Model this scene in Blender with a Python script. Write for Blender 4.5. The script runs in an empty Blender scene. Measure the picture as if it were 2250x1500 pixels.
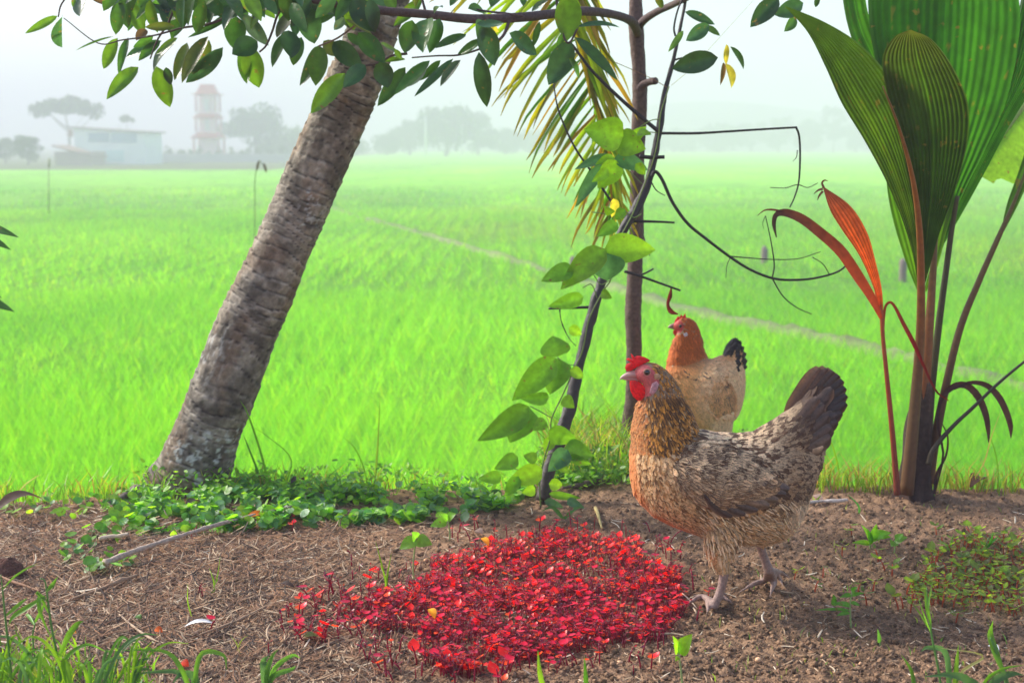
import bpy, math, random
import numpy as np
from mathutils import Vector, Matrix
R = np.random.RandomState(11)
random.seed(5)
sc = bpy.context.scene
COL = sc.collection

# ------------------------------------------------------------------ camera
CAMZ = 0.75
F = 3125.0                      # focal length in pixels of the 2250 x 1500 photograph
PITCH = math.atan((750 - 316) / F)
cp, sp = math.cos(PITCH), math.sin(PITCH)
cam = bpy.data.cameras.new("camera")
cam.lens = 50; cam.sensor_width = 36
cam.clip_start = 0.05; cam.clip_end = 5000
cam.dof.use_dof = True
cam.dof.focus_distance = 2.34
cam.dof.aperture_fstop = 7.5
camo = bpy.data.objects.new("camera", cam)
COL.objects.link(camo)
camo.location = (0, 0, CAMZ)
camo.rotation_euler = (math.radians(90) - PITCH, 0, 0)
sc.camera = camo

# ------------------------------------------------------------------ light
SUN_EL, SUN_AZ = math.radians(36), math.radians(-66)     # behind the scene, to the left
world = bpy.data.worlds.new("World"); sc.world = world
world.use_nodes = True
wn = world.node_tree; wn.nodes.clear()
sky = wn.nodes.new("ShaderNodeTexSky"); sky.sky_type = 'NISHITA'
sky.sun_disc = False; sky.sun_elevation = SUN_EL; sky.sun_rotation = SUN_AZ
sky.air_density = 0.9; sky.dust_density = 2.0; sky.ozone_density = 1.0
bg = wn.nodes.new("ShaderNodeBackground"); bg.inputs[1].default_value = 0.14
wo = wn.nodes.new("ShaderNodeOutputWorld")
wn.links.new(sky.outputs[0], bg.inputs[0]); wn.links.new(bg.outputs[0], wo.inputs[0])
sun = bpy.data.lights.new("sun", 'SUN'); sun.energy = 3.2; sun.angle = math.radians(10)
sun.color = (1.0, 0.94, 0.86)
suno = bpy.data.objects.new("sun", sun); COL.objects.link(suno)
sd = Vector((math.sin(SUN_AZ) * math.cos(SUN_EL), math.cos(SUN_AZ) * math.cos(SUN_EL), math.sin(SUN_EL)))
suno.rotation_euler = (-sd).to_track_quat('-Z', 'Y').to_euler()
suno.location = (-5, 5, 8)
sc.view_settings.view_transform = 'Standard'
sc.view_settings.look = 'None'
sc.view_settings.exposure = 1.12
sc.view_settings.gamma = 1
sc.cycles.max_bounces = 8
sc.cycles.diffuse_bounces = 3
sc.cycles.glossy_bounces = 2
sc.cycles.transmission_bounces = 4
sc.cycles.volume_bounces = 1
sc.cycles.transparent_max_bounces = 8
sc.cycles.caustics_reflective = False
sc.cycles.caustics_refractive = False
sc.cycles.sample_clamp_indirect = 6
sc.cycles.use_denoising = True

# ------------------------------------------------------------------ projection helpers (photograph pixels <-> world)
def ray(px, py):
    dx = (px - 1125) / F; dz = -(py - 750) / F
    return np.array([dx, cp + dz * sp, -sp + dz * cp])
def P(px, py, Y):
    """world point seen at pixel (px, py) whose world y is Y"""
    d = ray(px, py); t = Y / d[1]
    return np.array([d[0] * t, Y, CAMZ + d[2] * t])
def PP(pts, Y):
    out = []
    for i, p in enumerate(pts):
        y = Y if np.isscalar(Y) else Y[i]
        out.append(P(p[0], p[1], y))
    return np.array(out)
def G(px, py, z=0.0):
    d = ray(px, py); t = (z - CAMZ) / d[2]
    return np.array([d[0] * t, d[1] * t, z])
def proj(x, y, z):
    zz = z - CAMZ
    fwd = y * cp - zz * sp; up = y * sp + zz * cp
    return 1125 + F * x / fwd, 750 - F * up / fwd
def mpp(Y):                      # metres per pixel at world y = Y (near ground level)
    return Y * 1.02 / F
def lin(c):
    return tuple(((v / 12.92) if v <= 0.04045 else ((v + 0.055) / 1.055) ** 2.4) for v in c)
def rgb(r, g, b):
    return np.array(lin((r / 255, g / 255, b / 255)))

# ------------------------------------------------------------------ noise
def _h(ix, iy, s):
    n = (ix.astype(np.int64) * 374761393 + iy.astype(np.int64) * 668265263 + s * 982451653) & 0x7fffffff
    n = ((n ^ (n >> 13)) * 1274126177) & 0x7fffffff
    n = n ^ (n >> 16)
    return (n & 0xffff) / 65535.0
def vnoise(x, y, s=0):
    x = np.asarray(x, float); y = np.asarray(y, float)
    ix = np.floor(x); iy = np.floor(y); fx = x - ix; fy = y - iy
    fx = fx * fx * (3 - 2 * fx); fy = fy * fy * (3 - 2 * fy)
    a = _h(ix, iy, s); b = _h(ix + 1, iy, s); c = _h(ix, iy + 1, s); d = _h(ix + 1, iy + 1, s)
    return (a + (b - a) * fx) * (1 - fy) + (c + (d - c) * fx) * fy
def fbm(x, y, o=4, s=0):
    v = 0; a = 0.5
    for i in range(o):
        v = v + a * vnoise(x * 2 ** i, y * 2 ** i, s + i); a *= 0.5
    return v / (1 - 0.5 ** o)
def sstep(a, b, x):
    t = np.clip((np.asarray(x, float) - a) / (b - a), 0, 1); return t * t * (3 - 2 * t)
def unit(v):
    v = np.asarray(v, float); return v / (np.linalg.norm(v, axis=-1, keepdims=True) + 1e-12)
def catmull(pts, n):
    pts = np.asarray(pts, float)
    if len(pts) < 3:
        t = np.linspace(0, 1, n)[:, None]; return pts[0] * (1 - t) + pts[-1] * t
    p = np.vstack([2 * pts[0] - pts[1], pts, 2 * pts[-1] - pts[-2]])
    m = len(pts) - 1; out = []
    for t in np.linspace(0, m, n):
        i = min(int(t), m - 1); u = t - i
        p0, p1, p2, p3 = p[i], p[i + 1], p[i + 2], p[i + 3]
        out.append(0.5 * ((2 * p1) + (-p0 + p2) * u + (2 * p0 - 5 * p1 + 4 * p2 - p3) * u * u + (-p0 + 3 * p1 - 3 * p2 + p3) * u ** 3))
    return np.array(out)

# ------------------------------------------------------------------ materials
def mat(name, base=None, rough=0.8, trans=0.0, tcol=(1, 1, 1), spec=0.5, nscale=0, namt=0.0, bump=0.0, bscale=60, vc=True,
        stretch=(1, 1, 1), sheen=0.0, emis=None, sss=0.0, noise_detail=5, spots=0):
    m = bpy.data.materials.new(name); m.use_nodes = True
    nt = m.node_tree; nt.nodes.clear(); N = nt.nodes.new; L = nt.links.new
    out = N("ShaderNodeOutputMaterial"); b = N("ShaderNodeBsdfPrincipled")
    b.inputs["Roughness"].default_value = rough
    b.inputs["Specular IOR Level"].default_value = spec
    if sheen: b.inputs["Sheen Weight"].default_value = sheen
    if sss:
        b.inputs["Subsurface Weight"].default_value = sss
        b.inputs["Subsurface Radius"].default_value = (0.01, 0.003, 0.002)
        b.inputs["Subsurface Scale"].default_value = 0.4
    if vc:
        a = N("ShaderNodeAttribute"); a.attribute_name = "Col"; col = a.outputs["Color"]
    else:
        rg = N("ShaderNodeRGB"); rg.outputs[0].default_value = (*base, 1); col = rg.outputs[0]
    tc = N("ShaderNodeTexCoord"); mp = N("ShaderNodeMapping"); mp.inputs["Scale"].default_value = stretch
    L(tc.outputs["Object"], mp.inputs[0])
    if namt:
        nz = N("ShaderNodeTexNoise"); nz.inputs["Scale"].default_value = nscale; nz.inputs["Detail"].default_value = noise_detail
        L(mp.outputs[0], nz.inputs["Vector"])
        mr = N("ShaderNodeMapRange"); mr.inputs[1].default_value = 0.25; mr.inputs[2].default_value = 0.75
        mr.inputs[3].default_value = 1 - namt; mr.inputs[4].default_value = 1 + namt
        L(nz.outputs[0], mr.inputs[0])
        mx = N("ShaderNodeVectorMath"); mx.operation = 'SCALE'
        L(col, mx.inputs[0]); L(mr.outputs[0], mx.inputs["Scale"]); col = mx.outputs[0]
    if spots:      # small brown blemishes
        ns = N("ShaderNodeTexNoise"); ns.inputs["Scale"].default_value = spots; ns.inputs["Detail"].default_value = 3
        L(tc.outputs["Object"], ns.inputs["Vector"])
        m2 = N("ShaderNodeMapRange"); m2.inputs[1].default_value = 0.66; m2.inputs[2].default_value = 0.72; L(ns.outputs[0], m2.inputs[0])
        mb_ = N("ShaderNodeMix"); mb_.data_type = 'RGBA'; L(m2.outputs[0], mb_.inputs[0]); L(col, mb_.inputs[6]); mb_.inputs[7].default_value = (.16, .11, .03, 1); col = mb_.outputs[2]
    L(col, b.inputs["Base Color"])
    if bump:
        nb = N("ShaderNodeTexNoise"); nb.inputs["Scale"].default_value = bscale; nb.inputs["Detail"].default_value = 6
        L(mp.outputs[0], nb.inputs["Vector"])
        bp = N("ShaderNodeBump"); bp.inputs["Strength"].default_value = 1.0; bp.inputs["Distance"].default_value = bump
        L(nb.outputs[0], bp.inputs["Height"]); L(bp.outputs[0], b.inputs["Normal"])
    sh = b.outputs[0]
    if trans:
        t = N("ShaderNodeBsdfTranslucent")
        tm = N("ShaderNodeVectorMath"); tm.operation = 'MULTIPLY'; tm.inputs[1].default_value = tcol
        L(col, tm.inputs[0]); L(tm.outputs[0], t.inputs[0])
        mix = N("ShaderNodeMixShader"); mix.inputs[0].default_value = trans
        L(sh, mix.inputs[1]); L(t.outputs[0], mix.inputs[2]); sh = mix.outputs[0]
    L(sh, out.inputs[0])
    return m

M = {}
M['leaf'] = mat('glossy_leaf', rough=0.3, trans=0.45, tcol=(2.6, 2.3, 0.9), spec=0.6, nscale=60, namt=0.25, bump=0.0012, bscale=110, spots=70)
M['softleaf'] = mat('soft_leaf', rough=0.42, trans=0.55, tcol=(2.2, 2.1, 0.8), spec=0.5, nscale=90, namt=0.22, bump=0.001, bscale=130, spots=80)
M['rice'] = mat('rice_leaf', rough=0.5, trans=0.55, tcol=(1.6, 1.5, 0.9), spec=0.3)
M['grass'] = mat('grass_leaf', rough=0.45, trans=0.5, tcol=(1.7, 1.5, 0.8), spec=0.4)
M['palmleaf'] = mat('palm_leaf', rough=0.55, trans=0.42, tcol=(1.9, 2.4, 0.4), spec=0.25, nscale=22, namt=0.3, bump=0.0012, bscale=70, spots=45)
M['dryleaf'] = mat('dry_leaf', rough=0.65, trans=0.45, tcol=(2.2, 1.3, 0.8), spec=0.3, nscale=60, namt=0.3)
M['redleaf'] = mat('red_leaf', rough=0.38, trans=0.42, tcol=(1.8, 1.2, 1.0), spec=0.5)
M['bark'] = mat('bark', rough=0.85, nscale=140, namt=0.35, bump=0.003, bscale=90, spec=0.3)
M['trunk'] = mat('coconut_bark', rough=0.9, nscale=90, namt=0.4, bump=0.006, bscale=45, stretch=(1, 1, 1), spec=0.25)
M['dark_bark'] = mat('dark_bark', rough=0.6, nscale=120, namt=0.4, bump=0.002, bscale=120, spec=0.5)
M['stem'] = mat('stem', rough=0.5, spec=0.4, nscale=80, namt=0.2)
M['straw'] = mat('straw', rough=0.75, spec=0.3, nscale=200, namt=0.25)
M['feather'] = mat('feather', rough=0.7, trans=0.22, tcol=(1.6, 1.2, 0.9), spec=0.25, nscale=420, namt=0.38, sheen=0.15)
M['tailfeather'] = mat('tail_feather', rough=0.5, trans=0.15, tcol=(1.6, 1.1, 0.8), spec=0.45, nscale=300, namt=0.3)
M['skin'] = mat('hen_skin', rough=0.55, spec=0.4, nscale=350, namt=0.28, bump=0.0012, bscale=450)
M['comb'] = mat('comb_skin', rough=0.5, trans=0.3, tcol=(1.5, 1.0, 1.0), spec=0.35, nscale=260, namt=0.3, bump=0.0022, bscale=420)
M['beak'] = mat('beak_horn', rough=0.35, spec=0.5, nscale=200, namt=0.12)
M['eye'] = mat('eye', rough=0.05, spec=0.8)
M['building'] = mat('plaster', rough=0.9, nscale=0.8, namt=0.08)
M['farleaf'] = mat('far_foliage', rough=0.8, trans=0.3, tcol=(1.4, 1.3, 0.9), spec=0.2)

# ------------------------------------------------------------------ mesh building
def mesh_np(name, V, loops, counts, cols=None, smooth=True):
    me = bpy.data.meshes.new(name)
    V = np.ascontiguousarray(V, np.float32)
    loops = np.ascontiguousarray(loops, np.int32); counts = np.ascontiguousarray(counts, np.int32)
    me.vertices.add(len(V)); me.vertices.foreach_set("co", V.ravel())
    me.loops.add(len(loops)); me.loops.foreach_set("vertex_index", loops)
    me.polygons.add(len(counts))
    st = np.zeros(len(counts), np.int32); st[1:] = np.cumsum(counts)[:-1]
    me.polygons.foreach_set("loop_start", st)
    me.polygons.foreach_set("loop_total", counts)
    me.polygons.foreach_set("use_smooth", np.full(len(counts), smooth))
    me.update(calc_edges=True)
    if cols is not None:
        at = me.color_attributes.new("Col", 'FLOAT_COLOR', 'POINT')
        c = np.ones((len(V), 4), np.float32); c[:, :3] = cols
        at.data.foreach_set("color", c.ravel())
    return me

class MB:
    def __init__(s): s.V = []; s.F = []; s.K = []; s.C = []; s.n = 0
    def add(s, V, F, C):
        V = np.asarray(V, float)
        s.V.append(V); C = np.asarray(C, float)
        if C.ndim == 1: C = np.tile(C, (len(V), 1))
        s.C.append(C)
        for f in F:
            s.F.extend([i + s.n for i in f]); s.K.append(len(f))
        s.n += len(V)
    def addnp(s, V, F, C):       # F: m x k array
        s.V.append(V); s.C.append(np.asarray(C, float))
        F = np.asarray(F) + s.n
        s.F.extend(F.ravel().tolist()); s.K.extend([F.shape[1]] * len(F)); s.n += len(V)
    def tube(s, pts, rad, col, seg=8, n=None, flat=1.0, cap=True):
        pts = np.asarray(pts, float); rad = np.asarray(rad, float)
        if rad.ndim == 0: rad = np.full(len(pts), float(rad))
        if n:
            k = len(pts); ts = np.linspace(0, k - 1, n)
            rad = np.interp(ts, np.arange(len(rad)) * (k - 1) / max(1, len(rad) - 1), rad)
            pts = catmull(pts, n)
        T = unit(np.gradient(pts, axis=0))
        ref = np.array([0, 1.0, 0]) if abs(T[0][1]) < 0.9 else np.array([1.0, 0, 0])
        V = []; prev = None
        for i in range(len(pts)):
            a = ref - T[i] * np.dot(ref, T[i]) if prev is None else prev - T[i] * np.dot(prev, T[i])
            a = unit(a); prev = a; b = np.cross(T[i], a)
            for k in range(seg):
                an = 2 * math.pi * k / seg
                V.append(pts[i] + rad[i] * (a * math.cos(an) * flat + b * math.sin(an)))
        Fc = []
        for i in range(len(pts) - 1):
            for k in range(seg):
                k2 = (k + 1) % seg
                Fc.append((i * seg + k, i * seg + k2, (i + 1) * seg + k2, (i + 1) * seg + k))
        if cap:
            Fc.append(tuple(range(seg - 1, -1, -1))); Fc.append(tuple((len(pts) - 1) * seg + k for k in range(seg)))
        C = np.asarray(col, float)
        if C.ndim == 2:          # colour per station
            C = np.array([[np.interp(i / (len(pts) - 1), np.linspace(0, 1, len(C)), C[:, j]) for j in range(3)] for i in range(len(pts))])
            C = np.repeat(C, seg, axis=0)
        s.add(V, Fc, C)
    def grid(s, A, C, close=False):      # A: nu x nv x 3
        nu, nv = A.shape[:2]; Fc = []
        for i in range(nu - 1):
            for j in range(nv if close else nv - 1):
                j2 = (j + 1) % nv
                Fc.append((i * nv + j, i * nv + j2, (i + 1) * nv + j2, (i + 1) * nv + j))
        C = np.asarray(C, float)
        if C.ndim == 3: C = C.reshape(-1, 3)
        s.add(A.reshape(-1, 3), Fc, C)
    def leaf(s, base, tip, w, col, nrm=(0, -1, 0.2), fold=0.35, curl=0.1, shape='oval', nu=9, mid=None, wave=0.0):
        base = np.asarray(base, float); tip = np.asarray(tip, float)
        d = tip - base; L = np.linalg.norm(d); d = d / (L + 1e-9)
        n = np.asarray(nrm, float); n = unit(n - d * np.dot(n, d)); sd = np.cross(d, n)
        t = np.linspace(0, 1, nu)
        if shape == 'oval': pr = np.sin(np.pi * t ** 0.85) ** 0.75
        elif shape == 'heart': pr = np.sin(np.pi * t ** 0.6) ** 0.8
        elif shape == 'round': pr = np.sqrt(np.clip(1 - (2 * t - 1) ** 2, 0, 1))
        elif shape == 'blade': pr = np.clip((1 - t) ** 0.7 * (0.35 + t * 2.5).clip(0, 1), 0, 1)
        pr = np.clip(pr, 0.015, None)
        q = np.array([-1, -0.55, 0, 0.55, 1.0])
        ph = R.rand() * 6
        A = np.zeros((nu, 5, 3)); C = np.zeros((nu, 5, 3)); col = np.asarray(col, float)
        for i in range(nu):
            c = base + d * L * t[i] + n * (-curl * L * (t[i] * 2 - 1) ** 2 + curl * L)
            for j in range(5):
                h = w / 2 * pr[i] * q[j]
                A[i, j] = c + sd * h * math.cos(fold) + n * (abs(h) * math.sin(fold) + wave * w * math.sin(t[i] * 14 + ph + j))
                C[i, j] = col * (1.0 if j != 2 else 1.25) * (0.92 + 0.16 * R.rand())
        s.grid(A, C)
    def ribbon(s, pts, wid, col, nrm=(0, -1, 0), n=12, fold=0.3, cols=None):
        pts = np.asarray(pts, float); k = len(pts)
        w = np.interp(np.linspace(0, k - 1, n), np.linspace(0, k - 1, len(wid)), wid)
        c = catmull(pts, n); T = unit(np.gradient(c, axis=0))
        nn = np.asarray(nrm, float)
        A = np.zeros((n, 3, 3)); C = np.zeros((n, 3, 3)); col = np.asarray(col, float)
        for i in range(n):
            nm = unit(nn - T[i] * np.dot(nn, T[i]) + 1e-6); sd = np.cross(T[i], nm)
            for j, q in enumerate((-1, 0, 1)):
                A[i, j] = c[i] + sd * q * w[i] / 2 + nm * abs(q) * w[i] / 2 * fold
                cc = col if col.ndim == 1 else np.array([np.interp(i / (n - 1), np.linspace(0, 1, len(col)), col[:, z]) for z in range(3)])
                C[i, j] = cc * (0.9 + 0.2 * R.rand())
        s.grid(A, C)
    def box(s, lo, hi, col):
        x0, y0, z0 = lo; x1, y1, z1 = hi
        V = [(x0, y0, z0), (x1, y0, z0), (x1, y1, z0), (x0, y1, z0), (x0, y0, z1), (x1, y0, z1), (x1, y1, z1), (x0, y1, z1)]
        s.add(V, [(0, 3, 2, 1), (4, 5, 6, 7), (0, 1, 5, 4), (1, 2, 6, 5), (2, 3, 7, 6), (3, 0, 4, 7)], col)
    def mesh(s, name, off=(0, 0, 0), smooth=True):
        V = np.vstack(s.V) - np.asarray(off, float)
        return mesh_np(name, V, s.F, s.K, np.vstack(s.C), smooth)
    def build(s, name, m, parent=None, smooth=True, label=None):
        off = (0, 0, 0)
        if parent is not None:
            off = np.array(parent.location) + (np.array(parent.parent.location) if parent.parent else 0)
        me = s.mesh(name, off, smooth); me.materials.append(m)
        o = bpy.data.objects.new(name, me); COL.objects.link(o)
        if parent is not None: o.parent = parent
        if label: o['label'] = label
        return o
def thing(name, label, cat, loc, group=None):
    o = bpy.data.objects.new(name, None); COL.objects.link(o); o.location = [float(v) for v in loc]
    o.empty_display_size = 0.05
    o['label'] = label; o['category'] = cat
    if group: o['group'] = group
    return o
def tag(o, label, cat, group=None, kind=None):
    o['label'] = label; o['category'] = cat
    if group: o['group'] = group
    if kind: o['kind'] = kind
    return o
def center(mb_obj, loc):
    """move a one-mesh thing's origin to loc"""
    me = mb_obj.data; me.transform(Matrix.Translation(-Vector([float(v) for v in loc]))); mb_obj.location = [float(v) for v in loc]
def struct(o): o['kind'] = 'structure'; return o
# ================================================================== GROUND
def edge_y(x):
    x = np.asarray(x, float)
    e = 2.93 + 0.12 * sstep(-1.05, -0.75, x) + 0.65 * sstep(0.02, 0.14, x) * (1 - sstep(0.52, 0.72, x))
    return e + 0.03 * (fbm(x * 5, x * 0 + 3.3, 3, 4) - 0.5)
def Hbase(x, y):
    x = np.asarray(x, float); y = np.asarray(y, float)
    e = edge_y(x)
    bank = -0.03 * sstep(3.0, 3.6, y)
    z = bank * (1 - sstep(e, e + 1.0, y)) + (-1.3) * sstep(e - 0.02, e + 1.15, y)
    m = (1 - sstep(e, e + 0.8, y)) * sstep(0.5, 1.2, y)
    return z + m * 0.018 * (fbm(x * 3, y * 3, 3, 9) - 0.5)
def H(x, y):
    x = np.asarray(x, float); y = np.asarray(y, float)
    z = Hbase(x, y)
    m = 1 - sstep(3.6, 5.0, y)
    rgt = 0.6 + 0.5 * sstep(-0.2, 0.5, x)
    d = 0.010 * (fbm(x * 16, y * 16, 3, 21) - 0.5)
    d = d + 0.011 * rgt * np.abs(fbm(x * 45, y * 45, 3, 31) - 0.5) * 2
    d = d + 0.006 * rgt * (vnoise(x * 130, y * 130, 41) - 0.5)
    d = d - 0.004
    # trodden flat round the feet of the front hen
    for fx, fy in ((0.319, 2.27), (0.345, 2.27), (0.416, 2.28), (0.375, 2.28)):
        d = d * (1 - 0.8 * np.exp(-((x - fx) ** 2 + (y - fy) ** 2) / 0.0012))
    return z + m * d
def axis(fine0, fine1, st, lo, hi, ratio=1.18):
    a = [np.arange(fine0, fine1, st)]
    s = st; v = fine0; L = []
    while v > lo: s *= ratio; v -= s; L.append(v)
    s = st; v = a[0][-1]; U = []
    while v < hi: s *= ratio; v += s; U.append(v)
    return np.concatenate([np.array(L[::-1]), a[0], np.array(U)])
gx = axis(-1.3, 1.35, 0.0055, -700, 700)
gy = axis(1.75, 3.5, 0.0055, -60, 700, 1.12)
X, Y = np.meshgrid(gx, gy)
Z = H(X, Y)
# the far village stands on slightly raised land on the left
Z = Z + 0.25 * sstep(98, 106, Y) * (1 - sstep(-6, 10, X + (Y - 100) * 0.06)) + 0.25 * sstep(330, 350, Y)
V = np.stack([X, Y, Z], -1).reshape(-1, 3)
ny, nx = X.shape
idx = np.arange(ny * nx).reshape(ny, nx)
Q = np.stack([idx[:-1, :-1], idx[:-1, 1:], idx[1:, 1:], idx[1:, :-1]], -1).reshape(-1, 4)
n1 = fbm(V[:, 0] * 8, V[:, 1] * 8, 4, 51)[:, None]; n2 = fbm(V[:, 0] * 60, V[:, 1] * 60, 3, 61)[:, None]
lf = (1 - sstep(-0.7, 0.2, V[:, 0]))[:, None]
soil = np.array([0.240, 0.148, 0.088]) * (0.45 + 1.1 * n2) * (0.65 + 0.7 * n1)
soil = soil * (1 - lf) + lf * soil * np.array([1.2, 1.1, 1.0])
far = (sstep(3.3, 4.2, V[:, 1]))[:, None]
dirt = np.array([0.10, 0.12, 0.03])
cols = soil * (1 - far) + dirt * far
me = mesh_np("ground", V, Q.ravel(), np.full(len(Q), 4), cols)
gm = mat('soil', rough=0.95, nscale=500, namt=0.45, bump=0.004, bscale=260, spec=0.15)
me.materials.append(gm)
ground = bpy.data.objects.new("ground", me); COL.objects.link(ground); struct(ground)

# ================================================================== RICE FIELD
RZ = -1.0      # top of the rice
bund_px = [(560, 400), (760, 468), (900, 505), (1100, 565), (1300, 620), (1545, 690), (1700, 722), (1850, 752), (2050, 800), (2400, 885)]
bund = np.array([G(px, py, RZ - 0.1)[:2] for px, py in bund_px])
def bund_dist(x, y):
    d = np.full(np.shape(x), 1e9); side = np.zeros(np.shape(x))
    for a, b in zip(bund[:-1], bund[1:]):
        ab = b - a; t = np.clip(((x - a[0]) * ab[0] + (y - a[1]) * ab[1]) / (ab @ ab), 0, 1)
        dd = np.hypot(x - a[0] - t * ab[0], y - a[1] - t * ab[1])
        d = np.minimum(d, dd)
    return d
def field_edge(x, y):
    """true where rice grows"""
    left_far = 100 + 0 * x
    lim = np.where(x < -4 + 0 * x, left_far, 1e9)
    ang = x / np.maximum(y, 1)
    lim = 98 + 230 * sstep(-0.17, -0.05, ang)
    return y < lim
def ricecol(x, y, n):
    a = fbm(x * 0.35, y * 0.16, 4, 71)
    b = fbm(x * 0.05, y * 0.02, 3, 81)
    c = np.stack([0.098 + 0.15 * a, 0.36 + 0.21 * a, 0.003 + 0.010 * a], -1)
    yl = sstep(.5, .75, fbm(x * 0.12 + 4, y * 0.05, 3, 88))[:, None]; c = c * (0.78 + 0.4 * b)[:, None] * (1 + yl * np.array([.22, -.02, 0]))
    return c
sx = np.concatenate([-np.geomspace(300, 2, 60), np.linspace(-1.9, 1.9, 40), np.geomspace(2, 300, 60)])
sy = np.geomspace(4.6, 345, 170)
X, Y = np.meshgrid(sx, sy)
bd = bund_dist(X, Y)
ZZ = np.where(Y < 5.2, -1.25, RZ - 0.12 + 0.03 * (fbm(X * 1.2, Y * 0.7, 3, 91) - 0.5)) + np.where(Y > 60, 0.08, 0)
V = np.stack([X, Y, ZZ], -1).reshape(-1, 3)
ny, nx = X.shape; idx = np.arange(ny * nx).reshape(ny, nx)
Q = np.stack([idx[:-1, :-1], idx[:-1, 1:], idx[1:, 1:], idx[1:, :-1]], -1).reshape(-1, 4)
cx, cy = X.ravel()[Q].mean(1), Y.ravel()[Q].mean(1)
Q = Q[field_edge(cx, cy)]
c = ricecol(V[:, 0], V[:, 1], 0) * (0.55 + 0.75 * sstep(15, 90, V[:, 1]))[:, None]  # darker nearby: shade in the gaps between blades painted into the sheet
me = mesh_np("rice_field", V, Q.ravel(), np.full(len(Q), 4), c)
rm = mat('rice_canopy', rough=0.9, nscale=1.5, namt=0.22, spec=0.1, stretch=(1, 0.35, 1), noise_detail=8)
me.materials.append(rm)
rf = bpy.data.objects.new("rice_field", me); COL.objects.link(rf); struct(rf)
# the bund: a low trodden path of earth and pale dry grass across the field
bm_ = MB()
bp = catmull(np.column_stack([bund, np.full(len(bund), RZ - 0.10)]), 80)
A = np.zeros((80, 5, 3)); C = np.zeros((80, 5, 3))
T = unit(np.gradient(bp, axis=0))
for i in range(80):
    sd_ = np.array([-T[i][1], T[i][0], 0])
    for j, q in enumerate((-1, -0.5, 0, 0.5, 1)):
        A[i, j] = bp[i] + sd_ * q * (0.16 + 0.08 * R.rand()) * float(np.interp(bp[i][0], [-2, .5, 1.6, 2.2, 4.5, 6], [.5, .6, 1.1, 1.1, .6, .3])) + np.array([0, 0, 0.10 * (1 - q * q) * R.rand() - 0.05 * abs(q)])
        C[i, j] = np.array([0.16, 0.22, 0.06]) * (0.7 + 0.5 * R.rand())
bm_.grid(A, C)
struct(bm_.build('path', mat('dry_path', rough=0.95, nscale=8, namt=0.3)))

def blades(pos, hgt, wid, lean, az, col, bend=0.35, tipcol=None):
    """vectorised 2 segment blades: 5 verts, one quad and one triangle each"""
    n = len(pos); a = R.rand(n) * math.pi
    sx_ = np.stack([np.cos(a), np.sin(a), np.zeros(n)], -1) * (wid / 2)[:, None]
    d1 = np.stack([np.cos(az) * lean, np.sin(az) * lean, np.ones(n)], -1)
    m = pos + d1 * (hgt * 0.55)[:, None]
    d2 = np.stack([np.cos(az) * (lean + bend), np.sin(az) * (lean + bend), np.ones(n) * 0.9], -1)
    t = m + d2 * (hgt * 0.45)[:, None]
    V = np.stack([pos - sx_ * 0.7, pos + sx_ * 0.7, m + sx_, m - sx_, t], 1).reshape(-1, 3)
    b = (np.arange(n) * 5)[:, None]
    loops = np.concatenate([b + np.array([[0, 1, 2, 3]]), b + np.array([[3, 2, 4]])], 1).ravel()
    counts = np.tile([4, 3], n)
    C = np.repeat(col, 5, axis=0).reshape(n, 5, 3).copy()
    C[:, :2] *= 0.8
    if tipcol is not None: C[:, 4] = tipcol
    return V, loops, counts, C.reshape(-1, 3)
def scatter(y0, y1, dens_count, kx=0.50):
    # uniform over the wedge seen (with a margin for steps aside)
    y = np.sqrt(R.rand(dens_count) * (y1 * y1 - y0 * y0) + y0 * y0)
    x = (R.rand(dens_count) * 2 - 1) * (kx * y + 1.0)
    return x, y
allV = []; allL = []; allC = []; allK = []; off = 0
for (y0, y1, cnt, h, w) in ((5.4, 10, 190000, 0.33, 0.0048), (10, 18, 210000, 0.33, 0.0080), (18, 40, 230000, 0.34, 0.0155), (40, 130, 200000, 0.34, 0.040)):
    x, y = scatter(y0, y1, cnt)
    # clumps: pull blades toward clump centres of a planted grid
    g = 0.20 if y0 < 18 else 0.35
    cxg = (np.floor(x / g) + 0.5 + 0.25 * (vnoise(np.floor(x / g) * 3.1, np.floor(y / g) * 1.7, 5) - 0.5)) * g
    cyg = (np.floor(y / g) + 0.5 + 0.25 * (vnoise(np.floor(x / g) * 1.3, np.floor(y / g) * 2.9, 6) - 0.5)) * g
    if y0 < 40:
        x = cxg + (x - cxg) * 0.62; y = cyg + (y - cyg) * 0.62
    bd = bund_dist(x, y)
    keep = (bd > np.interp(x, [-2, 0.5, 1.6, 2.2, 4.5, 6], [0.08, 0.10, 0.19, 0.20, 0.10, 0.04])) & field_edge(x, y)
    patch = fbm(x * 0.5, y * 0.22, 4, 101)
    keep &= R.rand(cnt) < 0.55 + 1.0 * patch
    x = x[keep]; y = y[keep]; patch = patch[keep]; n = len(x)
    hh = h * (0.65 + 0.45 * R.rand(n)) * (0.8 + 0.4 * patch)
    pos = np.stack([x, y, np.full(n, RZ - h + 0.02)], -1)
    col = ricecol(x, y, 0) * (0.65 + 0.7 * R.rand(n))[:, None]
    yel = R.rand(n) < 0.10
    col[yel] = col[yel] * np.array([1.9, 1.15, 1.0])
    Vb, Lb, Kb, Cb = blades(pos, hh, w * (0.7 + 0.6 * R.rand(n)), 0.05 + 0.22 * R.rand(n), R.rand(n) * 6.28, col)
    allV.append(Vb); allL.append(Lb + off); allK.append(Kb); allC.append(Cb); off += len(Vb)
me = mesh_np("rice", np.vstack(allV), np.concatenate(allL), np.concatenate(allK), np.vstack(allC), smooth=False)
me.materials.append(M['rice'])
ro = bpy.data.objects.new("rice", me); COL.objects.link(ro)
tag(ro, "bright lime green young rice filling the misty field", "rice", kind='stuff')
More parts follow.
